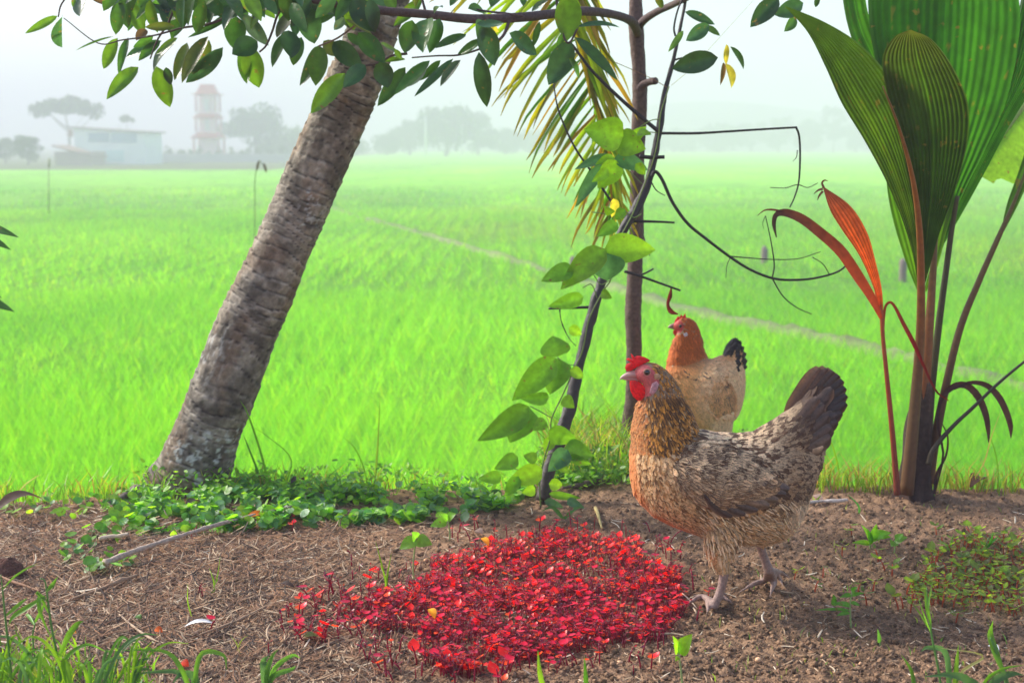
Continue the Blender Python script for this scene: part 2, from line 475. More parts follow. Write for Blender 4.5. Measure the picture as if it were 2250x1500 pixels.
# ================================================================== HENS
def evaluated(o, mods):
    for k, kw in mods:
        m = o.modifiers.new("m", k)
        for a, b in kw.items(): setattr(m, a, b)
    dg = bpy.context.evaluated_depsgraph_get(); dg.update()
    me = bpy.data.meshes.new_from_object(o.evaluated_get(dg))
    old = o.data; bpy.data.objects.remove(o); bpy.data.meshes.remove(old)
    return me
def loft(mb, cs, av, bv, seg=28):
    """closed loft: centres, half axis vectors a and b"""
    cs = np.asarray(cs); n = len(cs)
    th = np.linspace(0, 2 * math.pi, seg, endpoint=False)
    A = cs[:, None, :] + av[:, None, :] * np.cos(th)[None, :, None] + bv[:, None, :] * np.sin(th)[None, :, None]
    idx = np.arange(n * seg).reshape(n, seg)
    Fc = []
    for i in range(n - 1):
        for j in range(seg):
            k = (j + 1) % seg
            Fc.append((idx[i, j], idx[i, k], idx[i + 1, k], idx[i + 1, j]))
    Fc.append(tuple(idx[0][::-1])); Fc.append(tuple(idx[-1]))
    mb.add(A.reshape(-1, 3), Fc, (0.5, 0.5, 0.5))

class Hen:
    def __init__(s, Y, k, yaw=0.0):
        s.Y = Y; s.k = k                     # k: metres per pixel at the hen
        s.yaw = yaw
    def w(s, px, py, off=0.0):               # off: towards the far side (+) or the camera (-)
        p = P(px, py, s.Y); return np.array([p[0] + off * s.yaw, s.Y + off, p[2]])
    def uv(s, V):
        return proj(V[:, 0] - (V[:, 1] - s.Y) * s.yaw, np.full(len(V), s.Y), V[:, 2])
    def hloft(s, mb, st):                    # stations (px, top, bottom, halfwidth metres) : vertical ellipses
        st = np.array(st, float)
        t = np.linspace(0, len(st) - 1, len(st) * 3)
        q = np.array([[np.interp(v, np.arange(len(st)), st[:, c]) for c in range(4)] for v in t])
        cs = np.array([s.w(a[0], (a[1] + a[2]) / 2) for a in q])
        av = np.array([(s.w(a[0], a[1]) - s.w(a[0], a[2])) / 2 for a in q])
        bv = np.array([[s.yaw * a[3], a[3], 0] for a in q])
        loft(mb, cs, av, bv)
    def rloft(s, mb, st, off=0.0, flat=1.0):  # stations (px, py, radius px, halfwidth m)
        st = np.array(st, float); n = max(8, len(st) * 3)
        c = catmull(st[:, :2], n)
        r = np.interp(np.linspace(0, 1, n), np.linspace(0, 1, len(st)), st[:, 2])
        w = np.interp(np.linspace(0, 1, n), np.linspace(0, 1, len(st)), st[:, 3])
        tg = unit(np.gradient(c, axis=0))
        cs = np.array([s.w(a[0], a[1], off) for a in c])
        av = np.array([s.w(c[i][0] - tg[i][1] * r[i], c[i][1] + tg[i][0] * r[i], off) - cs[i] for i in range(n)])
        bv = np.array([[s.yaw * q, q, 0] for q in w])
        loft(mb, cs, av, bv, 20)

def feather_mesh(name, me, hen, flow, style, isf, n, parent, seed, m, inside=None, offscale=1.0):
    """clothe the surface of mesh me with small curved feathers"""
    rs = np.random.RandomState(seed)
    me.calc_loop_triangles()
    tv = np.zeros(len(me.loop_triangles) * 3, np.int32); me.loop_triangles.foreach_get("vertices", tv); tv = tv.reshape(-1, 3)
    co = np.zeros(len(me.vertices) * 3, np.float32); me.vertices.foreach_get("co", co); co = co.reshape(-1, 3).astype(float)
    a, b, c = co[tv[:, 0]], co[tv[:, 1]], co[tv[:, 2]]
    nr = np.cross(b - a, c - a); ar = np.linalg.norm(nr, axis=1); nr = nr / (ar[:, None] + 1e-12)
    f = rs.choice(len(tv), size=n, p=ar / ar.sum())
    u = rs.rand(n, 2); sw = u.sum(1) > 1; u[sw] = 1 - u[sw]
    p = a[f] + (b[f] - a[f]) * u[:, :1] + (c[f] - a[f]) * u[:, 1:]
    nm = nr[f]
    px, py = hen.uv(p)
    k = isf(px, py, p)
    p, nm, px, py = p[k], nm[k], px[k], py[k]; n = len(p)
    fl = np.array(flow, float)
    d2 = (px[:, None] - fl[None, :, 0]) ** 2 + (py[:, None] - fl[None, :, 1]) ** 2
    wgt = 1 / (d2 + 80) ** 1.6; wgt /= wgt.sum(1, keepdims=True)
    fx = (wgt * fl[:, 2]).sum(1); fy = (wgt * fl[:, 3]).sum(1)
    d = np.stack([fx, np.zeros(n), -fy], -1)
    d[:, 0] += 0.0
    d += rs.normal(0, 0.12, (n, 3))
    d = unit(d - nm * (d * nm).sum(1, keepdims=True))
    L, Wd, lift, cb, cm, ct, ce = style(px, py, p, rs)
    side = np.cross(d, nm)
    rows = [0.0, 0.3, 0.65, 0.9, 1.0]; wid = [0.35, 0.85, 1.0, 0.7, 0.12]
    Vs = np.zeros((n, 5, 3, 3)); Cs = np.zeros((n, 5, 3, 3))
    for i, r in enumerate(rows):
        # leaves the surface then curves back to lie along it
        h = lift * math.sin(min(1, r * 1.1) * 1.7) - 0.0006
        cpos = p + d * (L * (r - 0.15))[:, None] + nm * (h * L)[:, None]
        cc = cb * (1 - r) / 1 + cm * 0 if r == 0 else None
        if r <= 0.65:
            t = r / 0.65; cc = cb * (1 - t) + cm * t
        else:
            t = (r - 0.65) / 0.35; cc = cm * (1 - t) + ct * t
        for j, q in enumerate((-1, 0, 1)):
            Vs[:, i, j] = cpos + side * (q * Wd / 2 * wid[i])[:, None] - nm * (abs(q) * Wd * 0.18 * wid[i])[:, None]
            e = 0.42 if q else 0.0
            Cs[:, i, j] = cc * (1 - e) + ce * e if q and r > 0 else cc
    Cs *= (0.85 + 0.3 * rs.rand(n, 1, 1, 1))
    V = Vs.reshape(-1, 3)
    base = (np.arange(n) * 15)[:, None, None, None]
    g = np.array([[[i * 3 + j, i * 3 + j + 1, (i + 1) * 3 + j + 1, (i + 1) * 3 + j] for j in range(2)] for i in range(4)])[None]
    loops = (base + g).ravel()
    off = np.array(parent.location)
    m2 = mesh_np(name, V - off, loops, np.full(n * 8, 4), np.clip(Cs.reshape(-1, 3), 0.002, 0.95))
    m2.materials.append(m)
    o = bpy.data.objects.new(name, m2); COL.objects.link(o); o.parent = parent
    return o

def long_feather(mb, hen, p0, p1, width, off0, off1, col, bend=0.1, tipround=True, edge=None):
    """tail or wing quill from pixel p0 to p1, width in px, lying roughly in the plane of the picture"""
    n = 12; t = np.linspace(0, 1, n)
    p0 = np.array(p0, float); p1 = np.array(p1, float)
    d = p1 - p0; nn = np.array([-d[1], d[0]]) / np.linalg.norm(d)
    Lp = np.linalg.norm(d)
    pr = np.minimum(1, 0.25 + t * 2.2) * np.sqrt(np.clip(1 - ((t - 0.72) / 0.30).clip(0, 1) ** 2, 0, 1)) + 0.03
    A = np.zeros((n, 5, 3)); C = np.zeros((n, 5, 3)); col = np.asarray(col, float)
    for i in range(n):
        c = p0 + d * t[i] + nn * bend * Lp * math.sin(math.pi * t[i])
        for j, q in enumerate((-1, -0.45, 0, 0.45, 1)):
            x = c + nn * q * width / 2 * pr[i]
            o = off0 + (off1 - off0) * t[i] + abs(q) * width * hen.k * 0.22
            A[i, j] = hen.w(x[0], x[1], o)
            cc = col * (0.75 + 0.5 * R.rand())
            if q == 0: cc = cc * 1.5
            if edge is not None and abs(q) == 1: cc = np.asarray(edge) * (0.7 + 0.5 * R.rand())
            C[i, j] = cc
    mb.grid(A, C)

def plate(name, hen, poly, thick, off, col, m, parent, bulge=0.0, cx=None, label=None):
    """solid fleshy plate with the outline poly (px), rounded in section"""
    poly = np.array(poly, float)
    k = len(poly); c = poly.mean(0) if cx is None else np.array(cx, float)
    mb = MB(); rings = [0.0, 0.35, 0.65, 0.86, 1.0]
    hs = [1.0, 0.95, 0.8, 0.55, 0.0]
    V = []; 
    for sgn in (-1, 1):
        for r, h in zip(rings, hs):
            if r == 0: V.append(hen.w(c[0], c[1], off + sgn * thick / 2)); continue
            for q in poly:
                x = c + (q - c) * r
                V.append(hen.w(x[0], x[1], off + sgn * thick / 2 * h))
    Fc = []; half = 1 + 4 * k
    for sidx in range(2):
        o = sidx * half
        for j in range(k):
            j2 = (j + 1) % k
            tri = (o, o + 1 + j, o + 1 + j2); Fc.append(tri if sidx else tri[::-1])
            for ri in range(3):
                a = o + 1 + ri * k
                qd = (a + j, a + k + j, a + k + j2, a + j2); Fc.append(qd if sidx else qd[::-1])
    mb.add(V, Fc, col)
    mb.C[0] = mb.C[0] * (0.85 + 0.3 * R.rand(len(mb.C[0]), 1))
    return mb.build(name, m, parent, label=label)

def make_leg(hen, mb, pts, off, r, ground_pts, toes, hr=1.0):
    """shank and toes as tapered tubes added to the body shell; toes: lists of pixel points, last one on the ground"""
    W = [hen.w(a[0], a[1], off) for a in pts]
    mb.tube(W, np.array(r) * hen.k, (0.5, 0.5, 0.5), seg=12, n=10)
    for tp, rr in toes:
        pp = []
        for i, q in enumerate(tp):
            f = i / (len(tp) - 1)
            if i == 0: pp.append(hen.w(q[0], q[1], off))
            else:
                g = G(q[0], q[1], 0.0); g = np.array([g[0], g[1], float(Hbase(g[0], g[1])) + 0.004 + (0.008 if i < len(tp) - 1 else 0.0)])
                pp.append(g)
        mb.tube(pp, np.array(rr) * hen.k, (0.5, 0.5, 0.5), seg=10, n=12)

# ------------------------------------------------------------------ front hen
hen = Hen(2.26, 1 / 1352.0)
loc = hen.w(1620, 1320); loc[2] = float(Hbase(loc[0], loc[1]))
root = thing("hen", "large speckled brown and grey hen with red comb standing beside the red seedlings", "hen", loc, "hens")
b = MB()
hen.hloft(b, [(1386, 985, 1040, .010), (1391, 955, 1075, .026), (1402, 935, 1096, .042), (1430, 925, 1128, .060), (1470, 925, 1150, .074), (1520, 942, 1168, .082),
              (1570, 952, 1182, .084), (1620, 955, 1192, .082), (1670, 950, 1194, .076), (1710, 942, 1188, .064), (1740, 945, 1168, .054), (1760, 960, 1132, .042), (1782, 962, 1080, .026), (1802, 968, 1020, .010)])
hen.rloft(b, [(1396, 826, 10, .008), (1410, 822, 22, .015), (1425, 824, 29, .0185), (1440, 835, 33, .019), (1452, 862, 43, .023), (1455, 895, 58, .033), (1458, 930, 70, .047), (1462, 965, 74, .058), (1470, 1000, 70, .064)])
hen.rloft(b, [(1690, 1000, 62, .046), (1730, 965, 52, .040), (1765, 925, 40, .028), (1795, 885, 30, .016), (1815, 855, 20, .008)])
hen.rloft(b, [(1590, 1120, 60, .034), (1578, 1170, 38, .028), (1574, 1205, 29, .020), (1578, 1228, 17, .011), (1582, 1240, 10, .007)], off=-0.040)
hen.rloft(b, [(1660, 1120, 60, .034), (1668, 1160, 44, .028), (1672, 1188, 24, .016), (1676, 1204, 12, .008)], off=0.040)
make_leg(hen, b, [(1582, 1222), (1584, 1240), (1578, 1275), (1566, 1305), (1560, 1318)], -0.038, [14, 11.5, 10, 10, 11],
         None, [([(1562, 1312), (1545, 1324), (1525, 1330), (1506, 1331)], [10, 7.5, 6, 2]), ([(1562, 1312), (1556, 1334), (1556, 1345), (1553, 1352)], [10, 8, 6, 2]),
                ([(1562, 1312), (1580, 1324), (1598, 1330), (1612, 1330)], [9, 7, 5, 2]), ([(1566, 1308), (1588, 1316), (1600, 1318)], [8, 5, 2])])
make_leg(hen, b, [(1676, 1180), (1677, 1200), (1684, 1228), (1694, 1256), (1699, 1272)], 0.036, [14, 11, 10, 11, 12],
         None, [([(1696, 1268), (1680, 1288), (1655, 1297), (1622, 1306)], [10, 8, 6.5, 2]), ([(1699, 1268), (1701, 1290), (1697, 1304), (1691, 1316)], [11, 8, 6, 2]),
                ([(1699, 1266), (1716, 1270), (1736, 1272)], [9, 6, 2]), ([(1698, 1264), (1710, 1280), (1722, 1292)], [8, 6, 2])])
o = bpy.data.objects.new("tmp", b.mesh("tmp")); COL.objects.link(o)
me = evaluated(o, [('REMESH', dict(mode='VOXEL', voxel_size=0.0024)), ('SMOOTH', dict(factor=0.6, iterations=7))])
co = np.zeros(len(me.vertices) * 3, np.float32); me.vertices.foreach_get("co", co); co = co.reshape(-1, 3).astype(float)
px, py = hen.uv(co)
def hen1_isfeather(px, py, p):
    face = (((px - 1408) / 37) ** 2 + ((py - 834) / 36) ** 2 < 1) & (py > 799)
    legs = (py > 1236) | ((py > 1206) & (px > 1640)) 
    return ~(face | legs)
C = np.tile(np.array([0.22, 0.15, 0.09]), (len(co), 1))
face = ~hen1_isfeather(px, py, co) & (py < 1000)
C[face] = [0.50, 0.10, 0.10]
legc = (py > 1225) | ((py > 1200) & (px > 1640))
nz = fbm(px / 5, py / 4, 3, 7)
C[legc] = np.array([0.30, 0.20, 0.165]) * (0.55 + 0.9 * nz[legc])[:, None]
at = me.color_attributes.new("Col", 'FLOAT_COLOR', 'POINT'); cc = np.ones((len(co), 4), np.float32); cc[:, :3] = C; at.data.foreach_set("color", cc.ravel())
body_me = me.copy()
me.transform(Matrix.Translation(-root.location)); me.materials.append(M['skin'])
for pl in me.polygons: pl.use_smooth = True
bo = bpy.data.objects.new("body", me); COL.objects.link(bo); bo.parent = root
flow1 = [(1440, 800, .6, .85), (1452, 850, .35, 1), (1500, 880, .5, .9), (1450, 930, .25, 1), (1510, 930, .5, .9), (1398, 930, .0, 1), (1400, 1020, .25, 1), (1420, 1080, .6, .8), (1480, 1130, .9, .4),
         (1500, 1000, .9, .4), (1600, 960, 1, .0), (1600, 1040, 1, .15), (1680, 955, .95, -.25), (1730, 930, .8, -.6), (1780, 870, .5, -.85), (1740, 1020, 1, .1), (1790, 980, .8, .3), (1650, 1150, .8, .5),
         (1580, 1200, .15, 1), (1560, 1160, .4, .9), (1740, 1110, .5, .85), (1700, 1180, .6, .5)]
def mix(a, b, t): return a * (1 - t)[:, None] + b * t[:, None]
def hen1_style(px, py, p, rs):
    n = len(px); r = rs.rand(n); r2 = rs.rand(n)
    L = np.full(n, .0150); Wd = np.full(n, .0066); lift = np.full(n, .12)
    dk = np.array([.085, .040, .018]); wh = np.array([.93, .70, .43]); tan = np.array([.62, .33, .12]); gold = np.array([.55, .24, .035]); org = np.array([.66, .22, .05]); buff = np.array([.74, .52, .27])
    one = np.ones((n, 1))
    # back and sides: grey white and dark brown mottling
    sp = fbm(px / 5.5, py / 5, 2, 13); big = fbm(px / 40, py / 40, 2, 14)
    up = sstep(1090, 990, py) if False else 1 - sstep(990, 1090, py); brn = np.array([.62, .37, .16]); lt = mix(brn * one, wh * one, np.clip(up * 1.1 - .1 + (big - .5), 0, 1)); cm = mix(lt, dk * 1.4 * one, np.clip((sp - .50) * 14 + (r - .5) * 1.3 + .4, 0, 1)); ct = np.where((r2 < .45)[:, None], dk * 1.2 * one, cm); cb = cm * .6; ce = np.where((r2 > .6)[:, None], lt, cm)
    # rump and base of the tail darker
    t = sstep(1600, 1730, px) * (1 - sstep(1060, 1120, py)); cm = mix(cm, np.array([.13, .085, .06]) * one, t * .65); ct = mix(ct, dk * one, t * .6); ce = mix(ce, wh * .75 * one, t * (r2 > .55))
    # tail coverts
    t = sstep(1715, 1765, px) * (1 - sstep(935, 985, py)); cm = mix(cm, np.array([.07, .045, .04]) * one, t); ct = mix(ct, dk * .8 * one, t); ce = mix(ce, np.array([.19, .11, .07]) * one, t); cb = mix(cb, dk * one, t)
    L = L + t * .014; Wd = Wd + t * .008
    # belly and thigh: buff with dark flecks
    t = sstep(1085, 1130, py - (px - 1600) * -.0) * sstep(1480, 1560, px); cm = mix(cm, buff * (.75 + .5 * r[:, None]), t * .6 * (r > .3)); ce = mix(ce, buff * 1.15 * one, t * .6); ct = mix(ct, dk * 3 * one, t * .6 * (r < .5)); ct = mix(ct, buff * one, t * (r >= .5))
    L = L - t * .001; Wd = Wd - t * .004; lift = lift + t * .05
    t2 = sstep(1700, 1755, px) * sstep(1070, 1110, py); pale = np.array([.86, .72, .52]); cm = mix(cm, pale * one, t2 * .8); ce = mix(ce, pale * one, t2); ct = mix(ct, pale * one, t2 * .6)
    # breast: tan with pale tips and faint bars, orange rim light painted along the front outline
    t = (1 - sstep(1440, 1530, px + (py - 1050) * -.35)) * sstep(880, 960, py)
    bar = (r < .33)[:, None]
    br = np.where(bar, np.array([.17, .075, .03]) * one, np.where((r < .62)[:, None], tan * one, buff * 1.05 * one))
    cm = mix(cm, br * (.75 + .4 * r[:, None]), t); ct = mix(ct, np.where((r2 < .35)[:, None], tan * .55 * one, buff * 1.1 * one), t); ce = mix(ce, tan * 1.05 * one, t); cb = mix(cb, tan * .7 * one, t)
    fr = 1 - sstep(3, 17, px - np.interp(py, [880, 950, 1000, 1050, 1100, 1130, 1160, 1180], [1398, 1387, 1385, 1390, 1408, 1450, 1505, 1540]))
    fr = fr * sstep(860, 900, py); cm = mix(cm, org * one, fr * .85); ct = mix(ct, org * 1.1 * one, fr * .8); ce = mix(ce, org * one, fr * .85)
    # hackle: narrow black centred golden feathers
    hk = (py < 985 - np.abs(px - 1480) * .15 + 12 * (r - .5)) & (px > 1412 + np.clip(py - 880, 0, 200) * .12 + 18 * (r2 - .5)) & (px < 1548) & ((py < 955) | (px < 1540))
    hk &= ~((px > 1530) & (py > 940))
    cm[hk] = np.where((r[hk] < .66)[:, None], dk * .55, gold * .9); ct[hk] = np.where((r2[hk] < .36)[:, None], gold * 1.2, np.where((r2[hk] < .5)[:, None], buff * .9, dk * .6)); ce[hk] = gold * (.8 + .6 * r[hk][:, None]); cb[hk] = dk * 1.6
    L[hk] = .020; Wd[hk] = .0052; lift[hk] = .07
    nf = (py < 975) & (py > 868) & ~hk & (px < 1450)
    cm[nf] = org * (.35 + .5 * r[nf][:, None]); ct[nf] = tan * 1.0; ce[nf] = org * .9; Wd[nf] = .006; L[nf] = .014
    hd = py < 868
    L[hd] = .0085; Wd[hd] = .0032; lift[hd] = .06
    cm[hd] = np.where((r[hd] < .45)[:, None], dk * 1.8, gold * .95)
    leg = (py > 1185) & (px < 1640)
    L[leg] = .011; Wd[leg] = .006; lift[leg] = .07; cm[leg] = buff * (.8 + .4 * r[leg][:, None]); ct[leg] = np.where((px[leg] < 1560)[:, None], org * .9, buff * .9); ce[leg] = buff
    L = L * (.8 + .4 * rs.rand(n))
    return L, Wd, lift, cb, cm, ct, ce
feather_mesh("plumage", body_me, hen, flow1, hen1_style, hen1_isfeather, 19000, root, 3, M['feather'])
# under-belly fluff makes the outline soft
def fluff_is(px, py, p): return hen1_isfeather(px, py, p) & (((py > 1080) & (px > 1520)) | (py > 1175))
def fluff_style(px, py, p, rs):
    n = len(px); one = np.ones((n, 1)); r = rs.rand(n)[:, None]
    c = np.array([.84, .66, .42]) * (.6 + .6 * r)
    return np.full(n, .019) * (.6 + .7 * rs.rand(n)), np.full(n, .0022), np.full(n, .20), c * .8, c, c * 1.15, c
feather_mesh("fluff", body_me, hen, flow1, fluff_style, fluff_is, 3500, root, 5, M['feather'])

def make_wing(hen, root, sgn, outline, yc, hw, rz_px, cyc, flow, style, seed, n, quills, bw, lab=None):
    """wing as a thin shell lying on the flank: outline in px; sgn -1 near side"""
    poly = np.array(outline, float); k = len(poly); c = poly.mean(0)
    mb = MB(); V = []
    def off(x, y):
        t = np.clip((y - cyc) / rz_px, -.92, .92); return bw(x) * math.sqrt(1 - t * t)
    rings = [0.0, .3, .55, .78, .92, 1.0]; hs = [1, .96, .85, .62, .38, .0]
    for lay in (1, 0):
        for r, h in zip(rings, hs):
            for q in (poly if r else poly[:1]):
                x = c + (q - c) * r
                o = off(x[0], x[1]) + (hw * h if lay else -.006)
                V.append(hen.w(x[0], x[1], sgn * o))
    half = 1 + 5 * k; Fc = []
    for lay in range(2):
        o = lay * half
        for j in range(k):
            j2 = (j + 1) % k
            tri = (o, o + 1 + j, o + 1 + j2); Fc.append(tri if (lay == 0) == (sgn < 0) else tri[::-1])
            for ri in range(4):
                a = o + 1 + ri * k; qd = (a + j, a + k + j, a + k + j2, a + j2)
                Fc.append(qd if (lay == 0) == (sgn < 0) else qd[::-1])
    for j in range(k):
        j2 = (j + 1) % k; a = 1 + 4 * k
        qd = (a + j, half + a + j, half + a + j2, a + j2); Fc.append(qd if sgn < 0 else qd[::-1])
    mb.add(V, Fc, (.2, .14, .1))
    wing = mb.build("wing", M['feather'], root)
    full = mesh_np("t", np.vstack(mb.V), mb.F, mb.K, None)
    out = lambda a, b, p: np.ones(len(a), bool)
    # keep only outward facing roots
    f = feather_mesh("covert_feathers", full, hen, flow, style, out, n, root, seed, M['feather'])
    f.parent = wing; 
    q = MB()
    for (p0, p1, w, col, ed) in quills:
        o0 = off(*p0) + hw * 1.0; o1 = off(*p1) + hw * .75
        long_feather(q, hen, p0, p1, w, sgn * o0, sgn * o1, col, bend=0.06, edge=ed)
    qo = q.build("flight_feathers", M['tailfeather'], root); qo.parent = wing
    return wing
wing_out = [(1452, 985), (1480, 965), (1530, 958), (1590, 962), (1650, 985), (1690, 1015), (1712, 1045), (1700, 1062), (1650, 1080), (1600, 1098), (1565, 1100), (1520, 1082), (1480, 1055), (1458, 1020)]
dkq = (.07, .045, .035)
quills = [((1600, 1010), (1716, 1052), 26, (.10, .07, .06), (.22, .15, .1)), ((1590, 1025), (1708, 1062), 24, dkq, (.2, .13, .09)), ((1580, 1035), (1690, 1073), 24, (.14, .09, .055), (.25, .16, .09)),
          ((1570, 1045), (1670, 1083), 24, (.16, .10, .06), (.24, .16, .1)), ((1560, 1052), (1645, 1092), 24, dkq, (.3, .2, .12)), ((1545, 1055), (1618, 1100), 24, dkq, (.28, .18, .11)), ((1530, 1055), (1590, 1104), 22, (.05, .03, .025), (.2, .12, .08))]
flowW = [(1460, 1000, .9, .45), (1560, 980, 1, .1), (1650, 1000, .95, .35), (1700, 1040, 1, .2), (1600, 1080, 1, .0), (1500, 1060, .9, .5)]
def wing_style(px, py, p, rs):
    n = len(px); one = np.ones((n, 1)); r = rs.rand(n); r2 = rs.rand(n)
    dk = np.array([.085, .040, .018]); wh = np.array([.93, .70, .43]); br = np.array([.42, .24, .11])
    sp = fbm(px / 5.5, py / 5, 2, 17)
    low = sstep(1000, 1060, py)
    cm = mix(wh * one, dk * 1.5 * one, np.clip((sp - .50) * 14 + (r - .5) * 1.3 + .4, 0, 1)); cm = mix(cm, br * one, low * .55)
    ct = np.where((r2 < .4)[:, None], dk * one, cm); ce = np.where((r2 > .6)[:, None], wh * .9 * one, cm); ce = mix(ce, br * 1.3 * one, low * .4)
    return .0155 * (.8 + .4 * rs.rand(n)), np.full(n, .0072), np.full(n, .10), cm * .5, cm, ct, ce
bwf = lambda x: float(np.interp(x, [1450, 1470, 1520, 1570, 1620, 1670, 1720], [.066, .074, .082, .084, .082, .076, .060]))
for sg, sd_ in ((-1, 31), (1, 32)):
    make_wing(hen, root, sg, wing_out, 0, .014, 130, 1065, flowW, wing_style, sd_, 3600, quills, bwf)
# tail: two sloping rows of broad quills, the dark fan seen from the side
tl = MB()
tips = [(1800, 972), (1812, 955), (1823, 938), (1833, 920), (1843, 901), (1854, 881), (1855, 864), (1853, 848), (1848, 833), (1840, 822), (1829, 814), (1816, 809), (1802, 809)]
tl_cols = [(.45, .33, .22), (.26, .18, .12), (.12, .08, .06), (.06, .042, .038), (.04, .03, .03), (.035, .026, .028), (.032, .025, .028), (.035, .026, .026), (.04, .026, .024), (.05, .03, .024), (.06, .035, .026), (.08, .042, .028), (.11, .055, .032), (.15, .075, .04), (.17, .09, .05)]
for sg in (-1, 1):
    for i, (tp, tc_) in enumerate(zip(tips, tl_cols)):
        f = i / 12.0
        p0 = (1745 - 25 * f, 990 - 45 * f)
        long_feather(tl, hen, p0, tp, 36, sg * (.020 * (1 - f) + .004), sg * (.030 * (1 - f) + .002 + .0002 * i), tc_, bend=-0.03 + .01 * f, edge=(.10 + .12 * f, .055 + .05 * f, .04))  # edges warm towards the top: rim light painted into the quills
tl.build("tail", M['tailfeather'], root)
for sg in (-1, 1):
    cv = MB()
    for i, (p0, p1, w, c_) in enumerate([((1745, 985), (1815, 985 - 35), 40, (.10, .07, .055)), ((1735, 975), (1818, 930), 40, (.08, .055, .045)), ((1730, 965), (1812, 905), 40, (.07, .048, .04)),
                                         ((1732, 952), (1803, 882), 36, (.075, .05, .042)), ((1728, 945), (1790, 868), 32, (.085, .055, .042)), ((1735, 960), (1800, 915), 36, (.09, .065, .05)), ((1725, 950), (1780, 895), 32, (.11, .08, .06)),
                                         ((1770, 905), (1822, 848), 30, (.06, .042, .037)), ((1760, 915), (1808, 862), 30, (.065, .045, .04)), ((1775, 930), (1832, 905), 32, (.06, .042, .04))]):
        long_feather(cv, hen, p0, p1, w, sg * .026, sg * (.036 - .0015 * i), c_, bend=0.05 * sg * -1, edge=(.17, .11, .08))
    cv.build("tail_coverts", M['tailfeather'], root)
# head furniture
red = (.72, .012, .02)
comb = plate("comb", hen, [(1376, 800), (1373, 808), (1377, 816), (1388, 814), (1400, 806), (1412, 800), (1425, 795), (1429, 792), (1424, 788), (1416, 784), (1407, 782), (1400, 781), (1394, 784), (1391, 780), (1386, 776), (1387, 784), (1390, 789), (1381, 786), (1375, 789), (1382, 793), (1386, 797), (1380, 798)],
             .009, 0, red, M['comb'], root, cx=(1398, 797))
for sg in (-1, 1):
    plate("wattle", hen, [(1385, 834), (1384, 846), (1386, 860), (1391, 870), (1400, 878), (1410, 878), (1418, 871), (1420, 860), (1415, 848), (1405, 840), (1395, 834)], .006, sg * .008, (.8, .008, .015), M['comb'], root)
    plate("earlobe", hen, [(1430, 838), (1440, 832), (1446, 838), (1446, 850), (1440, 860), (1431, 864), (1424, 858), (1427, 848)], .005, sg * .0185, (.62, .36, .40), M['comb'], root)
    plate("ear_tuft", hen, [(1434, 818), (1444, 816), (1450, 822), (1446, 830), (1436, 829)], .005, sg * .0195, (.50, .30, .17), M['feather'], root)
    ey = MB()
    cE = hen.w(1419.5, 814, sg * .0155)
    th = np.linspace(0, math.pi, 9)
    ph = np.linspace(0, 2 * math.pi, 17)[:-1]; re = .0056
    A = np.array([[cE + re * np.array([math.sin(t) * math.cos(q), sg * math.cos(t) * .8, math.sin(t) * math.sin(q)]) for q in ph] for t in th])
    Ce = np.zeros((9, 16, 3)); Ce[:3] = (.004, .004, .004); Ce[3:4] = (.60, .30, .08); Ce[4:] = (.35, .12, .08)
    ey.grid(A, Ce, close=True); ey.build("eye", M['eye'], root)
    lid = MB(); lid.tube([cE + np.array([.0056 * math.cos(q), sg * .0015, .0052 * math.sin(q)]) for q in np.linspace(0, 2 * math.pi, 18)], .0009, (.5, .22, .18), seg=6)
    lid.build("eyelid", M['skin'], root)
bk = MB()
hp = [hen.w(1400, 823), hen.w(1388, 823), hen.w(1376, 825), hen.w(1367, 829), hen.w(1362, 834)]
bk.tube(hp, np.array([10, 8.2, 6, 3.5, 1]) * hen.k, [(.42, .16, .14), (.50, .30, .27), (.55, .42, .36)], seg=12, n=12)
bk.tube([hen.w(1402, 833), hen.w(1388, 832), hen.w(1374, 832), hen.w(1367, 832)], np.array([7, 5, 3, 1]) * hen.k, [(.42, .16, .14), (.48, .32, .28)], seg=10, n=10)
bk.build("beak", M['beak'], root)

# ------------------------------------------------------------------ second hen, further back
h2 = Hen(3.38, 3.38 * 1.015 / F, yaw=0.55)
loc2 = h2.w(1575, 1035); loc2[2] = float(Hbase(loc2[0], loc2[1]))
root2 = thing("hen", "smaller buff and orange hen with a black tail standing behind the speckled hen", "hen", loc2, "hens")
b = MB()
h2.hloft(b, [(1468, 830, 870, .012), (1473, 800, 893, .035), (1485, 780, 912, .055), (1505, 778, 930, .070), (1530, 785, 944, .080), (1560, 790, 948, .082), (1585, 782, 942, .078), (1605, 782, 930, .066), (1618, 790, 912, .048), (1626, 805, 885, .030), (1630, 825, 860, .012)])
h2.rloft(b, [(1482, 716, 7, .008), (1492, 716, 15, .014), (1502, 716, 19, .017), (1510, 722, 22, .018), (1512, 740, 28, .022), (1510, 762, 33, .030), (1510, 790, 40, .042), (1514, 825, 48, .055)])
h2.rloft(b, [(1590, 820, 32, .03), (1603, 795, 22, .022), (1612, 770, 13, .012), (1616, 755, 6, .006)])
h2.rloft(b, [(1592, 900, 32, .03), (1595, 930, 24, .024), (1596, 955, 17, .017), (1597, 975, 9, .010)], off=-.03)
h2.rloft(b, [(1560, 900, 32, .03), (1558, 930, 24, .024), (1556, 955, 17, .017), (1556, 975, 9, .010)], off=.03)
